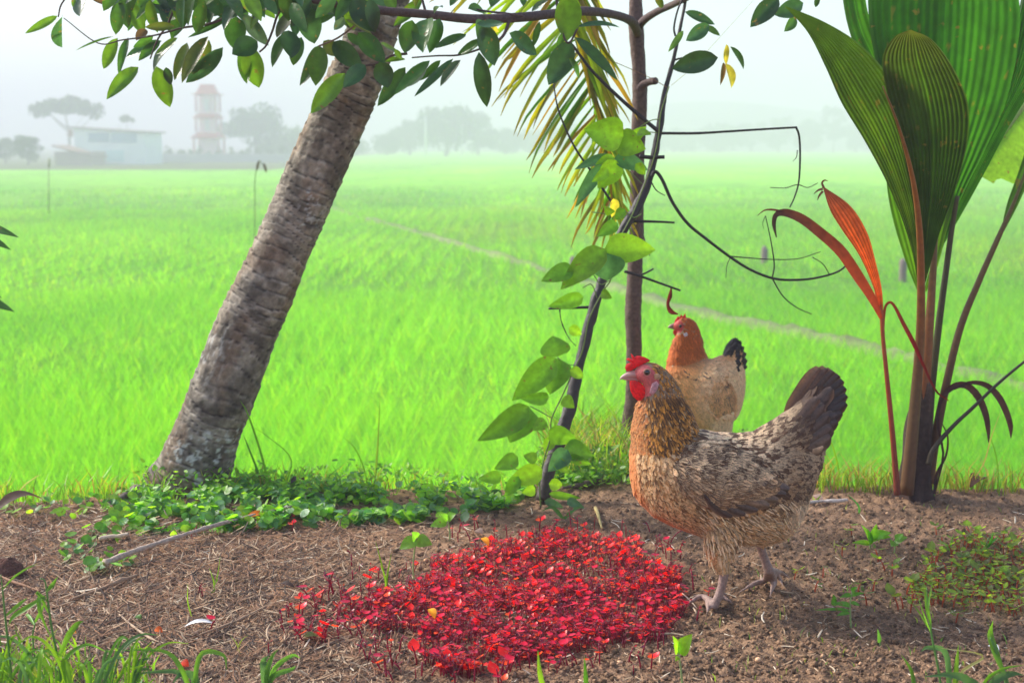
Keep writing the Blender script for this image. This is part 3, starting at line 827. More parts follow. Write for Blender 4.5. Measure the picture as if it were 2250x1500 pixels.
for lx, of in ((1597, -.03), (1556, .03)):
    gy_ = float(Hbase(h2.w(lx, 1000)[0], 3.38 + of)); top = h2.w(lx, 968, of)
    ft = np.array([top[0] - .003, 3.38 + of, gy_ + .008])
    b.tube([top, (top + ft) / 2 + np.array([.004, 0, 0]), ft], [.008, .0065, .007], (.5, .5, .5), seg=10, n=8)
    for a_, l_ in ((0, .05), (.7, .04), (-.7, .04), (3.14, .022)):
        b.tube([ft, ft + np.array([-math.cos(a_) * l_ * .6, math.sin(a_) * l_ * .6, 0]), ft + np.array([-math.cos(a_) * l_, math.sin(a_) * l_, -.005])], [.006, .005, .0015], (.5, .5, .5), seg=8, n=8)
o = bpy.data.objects.new("tmp", b.mesh("tmp")); COL.objects.link(o)
me = evaluated(o, [('REMESH', dict(mode='VOXEL', voxel_size=0.003)), ('SMOOTH', dict(factor=0.6, iterations=6))])
co = np.zeros(len(me.vertices) * 3, np.float32); me.vertices.foreach_get("co", co); co = co.reshape(-1, 3).astype(float)
px, py = h2.uv(co)
def hen2_isf(px, py, p): return ~((((px - 1493) / 17) ** 2 + ((py - 716) / 15) ** 2 < 1) | (py > 968))
C = np.tile(np.array([.45, .28, .14]), (len(co), 1)); C[(~hen2_isf(px, py, co)) & (py < 800)] = (.5, .06, .05); C[py > 966] = (.4, .3, .2)
at = me.color_attributes.new("Col", 'FLOAT_COLOR', 'POINT'); cc = np.ones((len(co), 4), np.float32); cc[:, :3] = C; at.data.foreach_set("color", cc.ravel())
body2 = me.copy(); me.transform(Matrix.Translation(-root2.location)); me.materials.append(M['skin'])
for pl in me.polygons: pl.use_smooth = True
bo = bpy.data.objects.new("body", me); COL.objects.link(bo); bo.parent = root2
flow2 = [(1500, 700, .7, .7), (1515, 740, .2, 1), (1510, 780, .15, 1), (1475, 850, .2, 1), (1490, 910, .5, .9), (1540, 820, .6, .7), (1560, 900, .6, .7), (1600, 790, .7, .2), (1610, 850, .4, .8), (1612, 770, .4, -.9), (1595, 940, 0, 1)]
def hen2_style(px, py, p, rs):
    n = len(px); one = np.ones((n, 1)); r = rs.rand(n)[:, None]
    org = np.array([.52, .125, .018]); buf = np.array([.74, .40, .14]); crm = np.array([.84, .60, .34])
    t = sstep(775, 830, py + (px - 1510) * .35); c = mix(org * one, buf * one, t)
    t = sstep(1530, 1590, px) * sstep(770, 800, py); c = mix(c, crm * one, t)
    dkf = (np.abs(py - 812 - (px - 1540) * .1) < 7) & (rs.rand(n) < .12) & (px > 1520) & (px < 1575); c[dkf] = (.12, .08, .06)
    tl_ = (px > 1590) & (py < 782); c[tl_] = (.025, .022, .025)
    c = c * (.86 + .28 * r)
    L = np.full(n, .018); Wd = np.full(n, .008); hd = py < 800; Wd[hd] = .0055; L[py < 735] = .010
    return L * (.8 + .4 * rs.rand(n)), Wd, np.full(n, .10), c * .7, c, c * .95, c * 1.12
feather_mesh("plumage", body2, h2, flow2, hen2_style, hen2_isf, 13000, root2, 9, M['feather'])
w2 = [(1572, 838), (1590, 822), (1610, 820), (1624, 840), (1630, 870), (1627, 898), (1614, 912), (1596, 905), (1578, 885), (1568, 860)]
def w2_style(px, py, p, rs):
    n = len(px); r = rs.rand(n)[:, None]; c = np.array([.80, .50, .24]) * (.86 + .28 * r)
    return np.full(n, .018), np.full(n, .009), np.full(n, .08), c * .6, c, c * .85, c * 1.1
q2 = [((1580, 860), (1618, 915), 15, (.42, .22, .09), (.55, .33, .15)), ((1590, 855), (1626, 912), 16, (.5, .34, .2), (.5, .36, .24)), ((1575, 862), (1606, 908), 14, (.34, .17, .07), (.45, .26, .12))]
for sg, s_ in ((-1, 41), (1, 42)):
    w2s = [(x - (30 if sg > 0 else 0), y) for x, y in w2]; q2s = [((a[0] - 40, a[1]), (b_[0] - 40, b_[1] - 10), w_, c_, e_) for a, b_, w_, c_, e_ in q2] if sg > 0 else q2
    make_wing(h2, root2, sg, w2s, 0, .005, 85, 862, [(1590, 860, .45, .85), (1620, 890, .4, .9)], w2_style, s_, 700, q2s, lambda x: float(np.interp(x, [1560, 1590, 1610, 1630], [.080, .074, .062, .040])))
tl = MB()
for sg in (-1, 1):
    for i, tp in enumerate([(1632, 806), (1633, 792), (1631, 776), (1627, 762), (1622, 751), (1615, 743), (1608, 750)]):
        f = i / 6
        long_feather(tl, h2, (1602 - 6 * f, 818 - 18 * f), tp, 17, sg * .012, sg * (.020 * (1 - f) + .002), (.022, .022, .026), bend=-.06, edge=(.05, .05, .055))
tl.build("tail", M['tailfeather'], root2)
plate("comb", h2, [(1479, 714), (1484, 702), (1490, 694), (1492, 698), (1497, 690), (1500, 695), (1506, 688), (1508, 700), (1506, 706), (1498, 706), (1490, 710), (1484, 716)], .007, 0, red, M['comb'], root2, cx=(1495, 703))
for sg in (-1, 1):
    plate("wattle", h2, [(1482, 724), (1487, 723), (1492, 728), (1491, 735), (1485, 737), (1481, 731)], .004, sg * .006, (.62, .03, .03), M['comb'], root2)
    plate("earlobe", h2, [(1510, 730), (1516, 727), (1520, 732), (1519, 738), (1513, 741), (1509, 737)], .004, sg * .0195, (.72, .70, .72), M['comb'], root2)
    ey = MB(); cE = h2.w(1501, 714, sg * .0160)
    A = np.array([[cE + .0042 * np.array([math.sin(t) * math.cos(q), sg * math.cos(t) * .8, math.sin(t) * math.sin(q)]) for q in ph] for t in th])
    Ce = np.zeros((9, 16, 3)); Ce[:3] = (.004, .004, .004); Ce[3:] = (.3, .10, .04)
    ey.grid(A, Ce, close=True); ey.build("eye", M['eye'], root2)
bk = MB()
bk.tube([h2.w(1487, 715), h2.w(1479, 715), h2.w(1472, 717), h2.w(1467, 720)], np.array([6.5, 5, 3, .8]) * h2.k, [(.35, .14, .1), (.25, .17, .14)], seg=10, n=8)
bk.tube([h2.w(1487, 720), h2.w(1479, 720), h2.w(1471, 720)], np.array([5, 3.5, 1]) * h2.k, [(.35, .14, .1), (.25, .17, .14)], seg=10, n=8)
bk.build("beak", M['beak'], root2)
# ================================================================== LEANING COCONUT PALM
def colr(a, v=0.2): return np.asarray(a, float) * (1 + v * (R.rand() * 2 - 1))
YT = 3.05
left = [(300, 1072), (338, 1032), (380, 945), (420, 842), (480, 690), (520, 610), (560, 528), (600, 435), (640, 340), (690, 232), (720, 160), (752, 90), (775, 20), (810, -80), (850, -200), (905, -360), (960, -520)]
right = [(508, 1085), (513, 1035), (532, 950), (560, 880), (600, 760), (640, 668), (680, 562), (710, 495), (742, 418), (800, 285), (828, 215), (858, 130), (885, 40), (925, -70), (970, -190), (1020, -350), (1070, -500)]
lp_ = catmull(np.column_stack([left, np.zeros(len(left))]), 420)[:, :2]
rp_ = catmull(np.column_stack([right, np.zeros(len(right))]), 420)[:, :2]
seg = 110
base = G(415, 1072, float(Hbase(-0.7, 3.05))); base = np.array([P(415, 1070, YT)[0], YT, float(Hbase(P(415, 1070, YT)[0], YT))])
palm = thing("coconut_palm", "leaning grey coconut palm trunk with ringed bark, one yellowing frond hanging from its top", "palm tree", base)
A = np.zeros((420, seg, 3)); C = np.zeros((420, seg, 3))
th = np.linspace(0, 2 * math.pi, seg, endpoint=False)
ringpos = []; s_ = 0
rr = np.random.RandomState(4)
while s_ < 1.0: ringpos.append(s_); s_ += 0.0105 + 0.010 * rr.rand()
ringpos = np.array(ringpos)
for i in range(420):
    a = P(lp_[i][0], lp_[i][1], YT); b = P(rp_[i][0], rp_[i][1], YT)
    c = (a + b) / 2; rad = np.linalg.norm(b - a) / 2
    j0 = max(0, i - 3); j1 = min(419, i + 3)
    ax = unit(P(*((lp_[j1] + rp_[j1]) / 2), YT) - P(*((lp_[j0] + rp_[j0]) / 2), YT))
    u = unit(b - a); u = unit(u - ax * np.dot(u, ax)); v = np.cross(ax, u)
    radp = abs(np.dot((b - a) / 2, u))
    s = i / 419
    sw = s + 0.006 * np.sin(th * 1 + 0.6) + 0.0035 * np.sin(th * 3 + s * 40) + 0.003 * (vnoise(th * 3, np.full(seg, s * 60), 8) - .5)
    k = np.searchsorted(ringpos, sw, side='right') - 1; k = np.clip(k, 0, len(ringpos) - 2)
    fr = (sw - ringpos[k]) / (ringpos[k + 1] - ringpos[k])
    bumpv = 0.0028 * (fr ** 2) * (0.4 + 0.9 * vnoise(th * 1.5, k * 3.7, 3)) - 0.0045 * np.exp(-((fr - 0.03) / 0.07) ** 2) * vnoise(th * 2, k * 1.3, 5)
    bumpv += 0.0016 * (fbm(th * 6, np.full(seg, s * 90), 3, 12) - .5)
    A[i] = c + (radp + bumpv)[:, None] * (np.cos(th)[:, None] * u + np.sin(th)[:, None] * v)
    n1 = fbm(th * 2.2, np.full(seg, s * 60), 4, 33); n2 = fbm(th * 9, np.full(seg, s * 160), 3, 35); n3 = vnoise(k * 2.3 + th * .6, k * 1.9, 77)
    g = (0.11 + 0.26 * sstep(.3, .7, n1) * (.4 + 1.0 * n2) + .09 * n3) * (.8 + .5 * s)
    g = g * .74; col = np.stack([g * 1.04, g * .93, g * .74], -1)
    brown = sstep(.45, .7, fbm(th * 1.7 + 9, np.full(seg, s * 19), 3, 44)) * .5
    col = col * (1 - brown[:, None]) + brown[:, None] * np.array([.19, .125, .075]) * (.6 + .8 * n2[:, None])
    lich = sstep(.60, .66, fbm(th * 9, np.full(seg, s * 130), 3, 55)) * sstep(.55, .75, vnoise(th * 1.2 + 3, np.full(seg, s * 9), 2) * .8 + .5 * np.exp(-((s - .10) / .04) ** 2))
    col = col * (1 - lich[:, None]) + lich[:, None] * np.array([.42, .43, .40])
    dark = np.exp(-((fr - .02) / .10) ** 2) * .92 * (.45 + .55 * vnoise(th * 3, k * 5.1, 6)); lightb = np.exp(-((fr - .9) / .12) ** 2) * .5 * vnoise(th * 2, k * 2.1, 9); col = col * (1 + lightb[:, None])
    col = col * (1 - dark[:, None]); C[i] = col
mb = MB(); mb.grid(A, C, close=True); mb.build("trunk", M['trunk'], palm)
fr_ = MB(); rach = MB()
rp = [(1015, -510), (1080, -440), (1150, -300), (1205, -150), (1245, -20), (1272, 90), (1296, 180), (1320, 270), (1338, 350), (1352, 420), (1362, 475)]
ry = np.interp(np.arange(len(rp)), [0, 3, 10], [3.05, 3.22, 3.42])
R3 = catmull(PP(rp, ry), 90)
rach.tube(R3, np.interp(np.arange(90), [0, 89], [.016, .003]), (.25, .28, .06), seg=8)
rach.build("rachis", M['stem'], palm)
gcols = [(.15, .25, .02), (.27, .32, .02), (.42, .29, .02), (.34, .16, .02), (.08, .18, .02), (.12, .11, .03)]
for i in range(20, 86):
    if i % 2: continue
    s = (i - 22) / 68
    for side in (-1, 1):
        for rep in range(2):
            L = (0.29 - 0.18 * s) * (0.75 + 0.4 * R.rand()) * (0.85 if side > 0 else 1)
            ang = (math.radians(212 + 40 * s + 8 * R.randn()) if side < 0 else math.radians(305 - 22 * s + 8 * R.randn()))
            d = np.array([math.cos(ang), 0.25 * R.randn(), math.sin(ang)]); d = unit(d)
            p0 = R3[min(89, i)]; 
            p1 = p0 + d * L * .5; p2 = p0 + d * L * .85 + np.array([0, 0, -.05 * L]); p3 = p0 + d * L + np.array([0, 0, -.16 * L * R.rand() - .03 * L])
            c0 = np.array(gcols[R.choice(6, p=[.28, .22, .2, .1, .12, .08])]); c1 = c0 * .5 + np.array([.45, .20, .03]) * .5 if R.rand() < .6 else c0
            w = .0135 * (1 - .45 * s) * (.6 + .7 * R.rand())
            fr_.ribbon([p0, p1, p2, p3], [w * .6, w, w * .7, .001], np.array([c0, c0, c1, np.array([.28, .16, .05])]), nrm=unit(np.array([R.randn() * .6, -1, .5 + R.randn() * .4])), n=7, fold=.6)
fr_.build("frond", M['palmleaf'], palm)

# ================================================================== SLIM TREE (upright stem, long branch, leaves over the top)
TB = np.array([P(1385, 985, 3.5)[0], 3.5, float(Hbase(P(1385, 985, 3.5)[0], 3.5))])
tree = thing("slim_tree", "slender brown sapling behind the hens, its long branch and glossy green leaves crossing the top", "tree", TB)
mb = MB()
tp = [(1383, 1000), (1386, 940), (1392, 860), (1393, 760), (1391, 690), (1395, 600), (1399, 480), (1401, 330), (1406, 230), (1404, 150), (1398, 60), (1396, -40), (1390, -150), (1385, -280)]
pts = PP(tp, 3.5); rd = np.array([22, 21, 18, 17.5, 18.5, 17, 16, 15.5, 17, 15, 17, 12, 10, 8]) * 3.5 / F * 1.0
mb.tube(pts, rd, [(.085, .055, .042), (.11, .075, .06), (.13, .09, .075), (.14, .095, .085)], seg=14, n=150)
V0 = mb.V[0]; jit = fbm(V0[:, 0] * 120 + V0[:, 1] * 90, V0[:, 2] * 60, 3, 5) - .5
mb.V[0] = V0 + (V0 - np.repeat(catmull(pts, 150), 14, axis=0)) * jit[:, None] * .22
mb.build("trunk", M['bark'], tree)
def branch(px, ys, r, col=(.10, .07, .065), name="branch", par=tree, m='bark', n=None, seg=8, kk=1.0):
    mb = MB(); p = PP(px, np.interp(np.arange(len(px)), np.linspace(0, len(px) - 1, len(ys)), ys))
    rad = np.array(r, float) * np.mean(ys) / F * kk
    rad = np.interp(np.linspace(0, 1, len(px)), np.linspace(0, 1, len(rad)), rad)
    mb.tube(p, rad, col, seg=seg, n=n or len(px) * 7); return mb.build(name, M[m], par)
branch([(1402, 75), (1388, 48), (1350, 33), (1290, 25), (1230, 29), (1150, 38), (1040, 42), (940, 32), (820, 22), (700, 2), (560, -20), (420, -45), (250, -60)], [3.5, 3.1, 2.85, 2.8, 2.75], [13, 10, 10, 10, 9, 8, 6, 4])
branch([(1396, 75), (1412, 48), (1440, 28), (1475, 12), (1510, -5), (1600, -50), (1800, -80)], [3.5, 3.3, 3.0], [10, 8, 7, 5])
branch([(1400, 205), (1412, 188), (1428, 180), (1441, 178)], [3.5, 3.45], [12, 8, 8])
branch([(1120, 42), (1108, 75), (1090, 92), (1060, 106), (1010, 121), (960, 123), (905, 127)], [2.9, 2.8], [4, 3, 2, 1.5], name="twig")
branch([(942, 32), (938, 50), (925, 58), (918, 70)], [2.85], [3, 2], name="twig"); branch([(936, 30), (930, 8), (922, -20)], [2.85], [3, 2.5], name="twig")
branch([(895, 118), (860, 123), (835, 138), (800, 145), (770, 152)], [2.85], [3, 2.5, 2], name="twig")
branch([(822, 40), (790, 50), (765, 68), (738, 86), (700, 102)], [2.85], [2, 2, 2], name="twig", col=(.2, .14, .1))
branch([(640, 0), (612, 30), (598, 70), (585, 100), (570, 115)], [2.8], [3, 2.5, 2], name="twig")
branch([(560, -10), (530, 18), (470, 50), (400, 62), (340, 78), (270, 88), (215, 95), (140, 40)], [2.8], [4, 3, 2, 1.5, 1], name="twig")
branch([(400, -30), (385, 10), (370, 50), (345, 90), (330, 130)], [2.8], [3, 2.5, 1.5], name="twig")
branch([(200, -50), (160, -20), (135, 10), (128, 38)], [2.75], [2.5, 1.5], name="twig")
branch([(1218, -60), (1225, 20), (1235, 70), (1250, 95), (1270, 60)], [2.9], [3, 2], name="twig")
branch([(1150, 36), (1110, 30), (1075, 26), (1040, 20)], [2.9], [3, 2], name="twig")
lv = MB()
DK = (.020, .062, .020); TE = (.028, .085, .045); GR = (.035, .105, .018); BR = (.075, .17, .012); BL = (.06, .11, .10); YE = (.30, .28, .04); OL = (.07, .10, .018); BN = (.10, .06, .03)  # bright tones paint in light coming through, bluish ones the sky sheen
LF = [(123,37,59,72,16,BR),(137,40,137,101,45,TE),(178,-5,175,34,28,TE),(163,-5,160,15,9,BR),(248,-3,294,27,18,BL),(196,-6,243,8,24,BN),(318,-5,283,65,22,GR),(330,8,300,42,16,GR),(340,-8,350,9,14,GR),
(380,58,322,60,18,OL),(320,66,300,88,20,BN),(257,87,229,148,26,BR),(246,82,171,110,9,BR),(281,87,262,162,17,GR),(301,151,238,215,32,BR),(352,92,281,124,20,TE),(335,80,295,103,16,GR),(350,95,307,132,20,GR),
(345,150,372,231,38,BR),(388,85,345,118,16,BR),(380,100,340,155,32,DK),(412,12,378,82,30,GR),(375,-10,392,25,24,DK),(365,150,375,185,18,DK),(410,98,385,172,30,OL),(527,0,428,32,36,TE),(560,18,465,55,20,GR),
(515,28,418,80,15,GR),(520,40,515,105,42,GR),(563,92,513,118,42,DK),(532,108,542,180,30,BR),(548,103,568,188,46,BR),(535,35,587,97,30,BL),(486,108,413,178,36,TE),(455,85,403,177,32,OL),(458,92,425,160,32,OL),
(630,75,600,144,26,GR),(640,25,610,80,30,OL),(635,70,640,125,42,DK),(662,85,645,141,28,GR),(655,-10,655,42,44,DK),(672,18,690,92,46,TE),(678,5,731,30,26,BL),(755,-8,762,40,48,DK),(776,2,823,67,46,DK),
(700,104,661,184,32,DK),(701,104,694,184,38,BR),(755,165,687,245,38,BR),(800,145,757,190,32,TE),(712,92,740,122,30,OL),(735,95,793,150,40,GR),(755,40,735,65,18,BL),(762,45,815,75,14,OL),(765,75,795,100,18,GR),
(790,75,843,135,38,GR),(838,96,873,112,13,BR),(868,110,882,130,12,BR),(842,135,888,131,10,BR),(836,138,852,190,40,DK),(826,143,845,183,18,GR),(888,152,833,229,30,GR),(941,137,870,205,26,GR),(935,145,888,190,32,BL),
(966,135,925,175,16,GR),(992,133,915,208,19,DK),(1010,135,970,187,24,BL),(925,0,868,55,24,BR),(905,48,890,113,40,GR),(940,45,930,112,48,GR),(965,45,945,113,32,GR),(1021,77,960,105,24,GR),(972,18,955,30,14,BL),
(1030,20,1064,30,28,GR),(1060,90,1007,121,22,GR),(1062,58,1085,140,44,DK),(1053,120,1069,229,36,DK),(1078,58,1095,70,14,YE),(1122,75,1176,118,38,TE),(1050,52,1105,52,18,TE),(1060,48,1050,86,32,GR),
(1247,-8,1247,84,54,BR),(1272,60,1357,61,15,TE),(1253,95,1208,182,48,TE),(1268,86,1352,172,26,GR),(1205,0,1170,24,13,BL),(1240,72,1225,105,14,GR),(1185,50,1172,100,13,GR),(1250,130,1270,172,20,GR),(1450,-10,1452,17,20,OL),
(1508,28,1567,53,22,DK),(1556,56,1510,88,30,TE),(1550,58,1580,78,16,BR),(1500,70,1470,112,13,BR),(1573,128,1482,150,44,DK),(1596,100,1596,140,15,YE),(1606,105,1632,150,16,DK),(1594,142,1605,192,21,YE),(1590,140,1583,185,11,BN),
(1708,0,1652,57,40,DK),(1762,8,1705,32,34,TE),(1746,38,1724,68,24,GR),(1800,-8,1792,15,12,DK),(590,-20,560,25,30,DK),(600,-15,620,28,30,DK),(700,-25,700,14,34,OL),(820,-25,850,12,36,TE),(850,-10,868,20,24,BR),(480,-30,500,10,30,DK),(440,-30,425,8,24,GR),
(1100,-30,1080,14,28,GR),(1010,-20,990,12,20,GR),(1150,-30,1150,12,20,GR),(900,-20,912,14,20,OL)]
rl = np.random.RandomState(8)
for (x0, y0, x1, y1, w, c) in LF:
    Y0 = 2.72 + .22 * rl.rand() + (0.12 if x0 > 1200 else 0); Y1 = Y0 + .03 * rl.randn()
    a = P(x0, y0, Y0); b_ = P(x1, y1, Y1)
    bright = c in (BR, YE)
    nz = np.array([rl.randn() * .35, -1, (-.1 if bright else .45) + .3 * rl.randn()])
    a, b_ = a + (a - b_) * .05, b_ + (b_ - a) * .06
    lv.leaf(a, b_, w * 1.2 * Y0 / F, colr(c, .25), nrm=nz, fold=.25 + .3 * rl.rand(), curl=.06 * rl.randn(), nu=10)
for _ in range(190):     # more of the crown at the top edge and just above the frame
    x0 = rl.uniform(250, 820); y0 = rl.uniform(-200, 8) if _ > 45 else rl.uniform(-45, 8); Y0 = 2.6 + .5 * rl.rand(); an = rl.uniform(-2.6, -.5)
    lv.leaf(P(x0, y0, Y0), P(x0 + 75 * math.cos(an), y0 - 75 * math.sin(an), Y0 + .03 * rl.randn()), 34 * Y0 / F, colr((DK, GR, TE, BR)[rl.randint(4)]), nrm=(rl.randn() * .4, -1, .5), fold=.3, curl=.05)
lv.build("crown", M['leaf'], tree)

# ================================================================== DEAD LEANING BRANCH and its twigs
DB = np.array([P(1195, 1085, 2.93)[0], 2.93, float(Hbase(P(1195, 1085, 2.93)[0], 2.93))])
dead = thing("dead_branch", "blackened dead branch leaning from the soil across the brown sapling, with bare twigs reaching right", "branch", DB)
mb = MB()
dp = [(1192, 1100), (1205, 1040), (1228, 970), (1250, 900), (1268, 820), (1288, 740), (1312, 650), (1338, 580), (1372, 500), (1400, 455), (1425, 395), (1440, 330), (1450, 270), (1462, 200), (1480, 130), (1495, 60), (1510, -20), (1520, -90)]
dy = np.linspace(2.93, 3.25, len(dp))
p = PP(dp, dy); mb.tube(p, np.array([16, 15, 14, 14, 12, 12, 11.5, 11, 10.5, 12, 9, 8, 8, 6, 4.5, 4, 3.5, 3]) * 3.05 / F, [(.05, .035, .03), (.030, .026, .026), (.025, .022, .024), (.03, .024, .024), (.04, .03, .028)], seg=12, n=130)
c0 = np.repeat(catmull(p, 130), 12, axis=0); V0 = mb.V[0]; mb.V[0] = V0 + (V0 - c0) * (fbm(V0[:, 0] * 90, V0[:, 2] * 45, 3, 6) - .5)[:, None] * .5
mb.build("main_stem", M['dark_bark'], dead)
DKT = (.022, .018, .018)
def tw(px, r, y=3.1, col=DKT, par=dead): return branch(px, [y], r, col=col, name="twig", par=par, m='dark_bark', n=max(10, len(px) * 6), seg=6)
tw([(1452, 293), (1530, 293), (1600, 289), (1680, 284), (1750, 280)], [3.5, 2.8, 2.5]); tw([(1749, 279), (1756, 300), (1758, 345), (1755, 400), (1745, 435), (1735, 456)], [2.6, 2.2, 1.4])
tw([(1692, 412), (1725, 413), (1752, 406), (1775, 412), (1797, 402)], [.8, 1.2, .8]); tw([(1752, 330), (1750, 345), (1742, 355)], [1.2, .6])
tw([(1432, 388), (1440, 377), (1455, 395), (1478, 445), (1510, 490), (1548, 522), (1605, 565), (1650, 593), (1697, 611), (1740, 615), (1790, 611), (1840, 597), (1868, 575)], [4.5, 4, 3.5, 3, 2])
tw([(1605, 563), (1650, 567), (1700, 570), (1755, 568), (1803, 553)], [1.6, 1.2, .9]); tw([(1697, 611), (1701, 580), (1694, 530), (1682, 474)], [1.8, 1.6, 1]); tw([(1697, 612), (1720, 650), (1750, 675), (1783, 690)], [1.8, 1.5, 1])
tw([(1785, 565), (1808, 580), (1822, 602)], [1, 1.2]); tw([(1604, 566), (1597, 585), (1595, 610)], [1, .6]); tw([(1682, 474), (1676, 490), (1678, 503)], [.9, .5])
tw([(1372, 596), (1405, 606), (1450, 622), (1495, 638)], [3.6, 3, 2.5]); tw([(1392, 486), (1440, 487), (1482, 489)], [4, 3, 2.5]); tw([(1405, 344), (1432, 346), (1460, 345)], [5, 5, 4.5]); tw([(1310, 674), (1260, 676), (1205, 678)], [4, 3, 2.5])
tw([(1408, 604), (1422, 598), (1436, 590)], [2.5, 2]); tw([(1229, 680), (1236, 715), (1252, 745), (1266, 760)], [1.2, .8]); tw([(1231, 680), (1232, 700), (1246, 735)], [1, .6]); tw([(1430, 398), (1442, 418), (1461, 430)], [1.8, 1])
tw([(1448, 290), (1400, 250), (1350, 205), (1300, 155), (1262, 105), (1250, 92)], [5, 4.5, 3.5, 3]); tw([(1385, 490), (1345, 445), (1305, 385), (1262, 322), (1228, 245), (1216, 182)], [3.5, 3, 2.5, 1.5])
tw([(1484, 80), (1481, 60), (1490, 20), (1505, -10)], [2.5, 2]); tw([(1475, 188), (1520, 150), (1570, 95), (1620, 40), (1655, 2)], [.5, .35], col=(.45, .36, .22)); tw([(1465, 192), (1430, 172), (1370, 145), (1330, 128), (1300, 110)], [.9, .7], col=(.25, .13, .05))
tw([(1402, 487), (1412, 515), (1420, 540), (1428, 562)], [3, 2, 1.2], col=(.12, .08, .07)); tw([(1480, 133), (1500, 128), (1530, 130), (1570, 128)], [2.5, 1.5])
dl = MB(); dl.ribbon(PP([(1475, 632), (1472, 650), (1467, 668), (1474, 684), (1490, 690)], 3.1), [.003, .010, .006, .012, .002], (.10, .015, .012), n=12, fold=.8)
o = dl.build("withered_leaf", M['dryleaf'], None); tag(o, "curled dark red withered leaf hanging from a twig above the second hen", "leaf"); center(o, P(1475, 632, 3.1))

# ================================================================== BEAN VINE climbing the dead branch
VB = np.array([P(1188, 1112, 2.88)[0], 2.88, float(Hbase(P(1188, 1112, 2.88)[0], 2.88))])
vine = thing("bean_vine", "green climbing vine with broad three-part leaves winding up the blackened dead branch", "vine", VB)
mb = MB(); vs = (.14, .22, .05)
mb.tube(PP([(1188, 1118), (1186, 1060), (1195, 1010), (1210, 960), (1212, 920), (1235, 870), (1262, 810), (1280, 770), (1295, 700), (1325, 640), (1342, 610), (1330, 560)], 2.90), .0016, vs, seg=6, n=70)
mb.tube(PP([(1330, 560), (1362, 520), (1390, 470), (1418, 400), (1436, 350), (1447, 300), (1452, 250), (1470, 190)], 2.98), .0015, vs, seg=6, n=50)
for q in ([(1444, 292), (1410, 290), (1380, 300), (1362, 305)], [(1452, 262), (1430, 265), (1400, 283), (1370, 300)], [(1412, 405), (1385, 378), (1360, 352)], [(1345, 612), (1320, 625), (1300, 600), (1262, 595)], [(1340, 600), (1334, 575), (1330, 553)],
          [(1312, 655), (1300, 625), (1280, 632)], [(1265, 802), (1245, 800), (1225, 785)], [(1212, 918), (1190, 905), (1165, 892)], [(1195, 1002), (1225, 990), (1245, 983)], [(1190, 1032), (1160, 1035), (1130, 1030)], [(1372, 462), (1392, 478), (1410, 470)], [(1355, 478), (1330, 470), (1300, 466)], [(1188, 1100), (1215, 1092), (1240, 1088)]):
    mb.tube(PP(q, 2.92), .0011, vs, seg=5, n=12)
mb.build("stem", M['stem'], vine)
lf = MB(); VBR = (.16, .32, .012); VGR = (.11, .26, .015); VTE = (.06, .16, .08)
VL = [(1370,300,1283,284,64,VBR),(1358,305,1419,328,52,VBR),(1345,347,1262,373,26,VTE),(1350,348,1424,374,36,VTE),(1324,362,1264,456,26,VTE),(1354,352,1313,414,46,VBR),(1350,346,1308,362,20,VBR),(1348,436,1344,478,22,(.5,.42,.05)),(1374,460,1352,482,22,VGR),(1357,490,1311,520,26,VGR),
(1328,548,1440,549,58,VBR),(1332,548,1232,636,54,VBR),(1332,556,1334,616,72,VTE),(1262,592,1189,618,38,VGR),(1282,652,1204,674,30,VGR),(1222,784,1214,738,60,VGR),(1222,786,1125,880,50,VGR),(1228,788,1208,866,62,VGR),(1206,872,1142,874,28,VGR),(1162,892,1049,968,52,VGR),(1162,894,1120,972,64,VGR),
(1206,944,1268,966,42,VGR),(1240,984,1304,1002,44,VGR),(1248,988,1204,1036,38,VTE),(1138,1004,1086,1030,32,VGR),(1192,1030,1116,1058,42,VBR),(1102,1046,1050,1052,26,VGR),(1196,1100,1242,1120,18,VTE),(1206,1084,1276,1094,16,VGR),(1246,1098,1284,1116,18,VTE),(1140,1046,1110,1090,26,VGR),(1250,1000,1300,1020,20,VGR),(1392,300,1420,278,22,VBR),(1400,292,1432,296,18,VBR),(1336,372,1300,400,22,VBR),(1396,360,1418,384,20,VBR),(1345,470,1328,452,18,VBR),(1304,600,1290,570,26,VBR),(1322,640,1345,655,20,VBR),(1250,720,1278,735,22,VBR),(1252,812,1282,830,24,VBR),(1238,872,1262,896,26,VBR),(1200,925,1170,945,26,VBR),(1216,962,1196,992,24,VBR),(1180,1010,1150,1000,24,VBR),(1206,1062,1236,1066,24,VBR),(1176,1072,1146,1082,24,VBR),(1220,1010,1250,1040,24,VBR)]
for (x0, y0, x1, y1, w, c) in VL:
    Y0 = 2.84 + .08 * rl.rand()
    lf.leaf(P(x0, y0, Y0), P(x1, y1, Y0 - .02 + .04 * rl.rand()), w * 1.22 * Y0 / F, colr(c, .15), nrm=(rl.randn() * .25, -1, .15 + .25 * rl.randn() + (.4 if c is VTE else 0)), fold=.2 + .2 * rl.rand(), curl=.06, shape='heart', nu=11, wave=.006)
lf.build("leaves", M['softleaf'], vine)

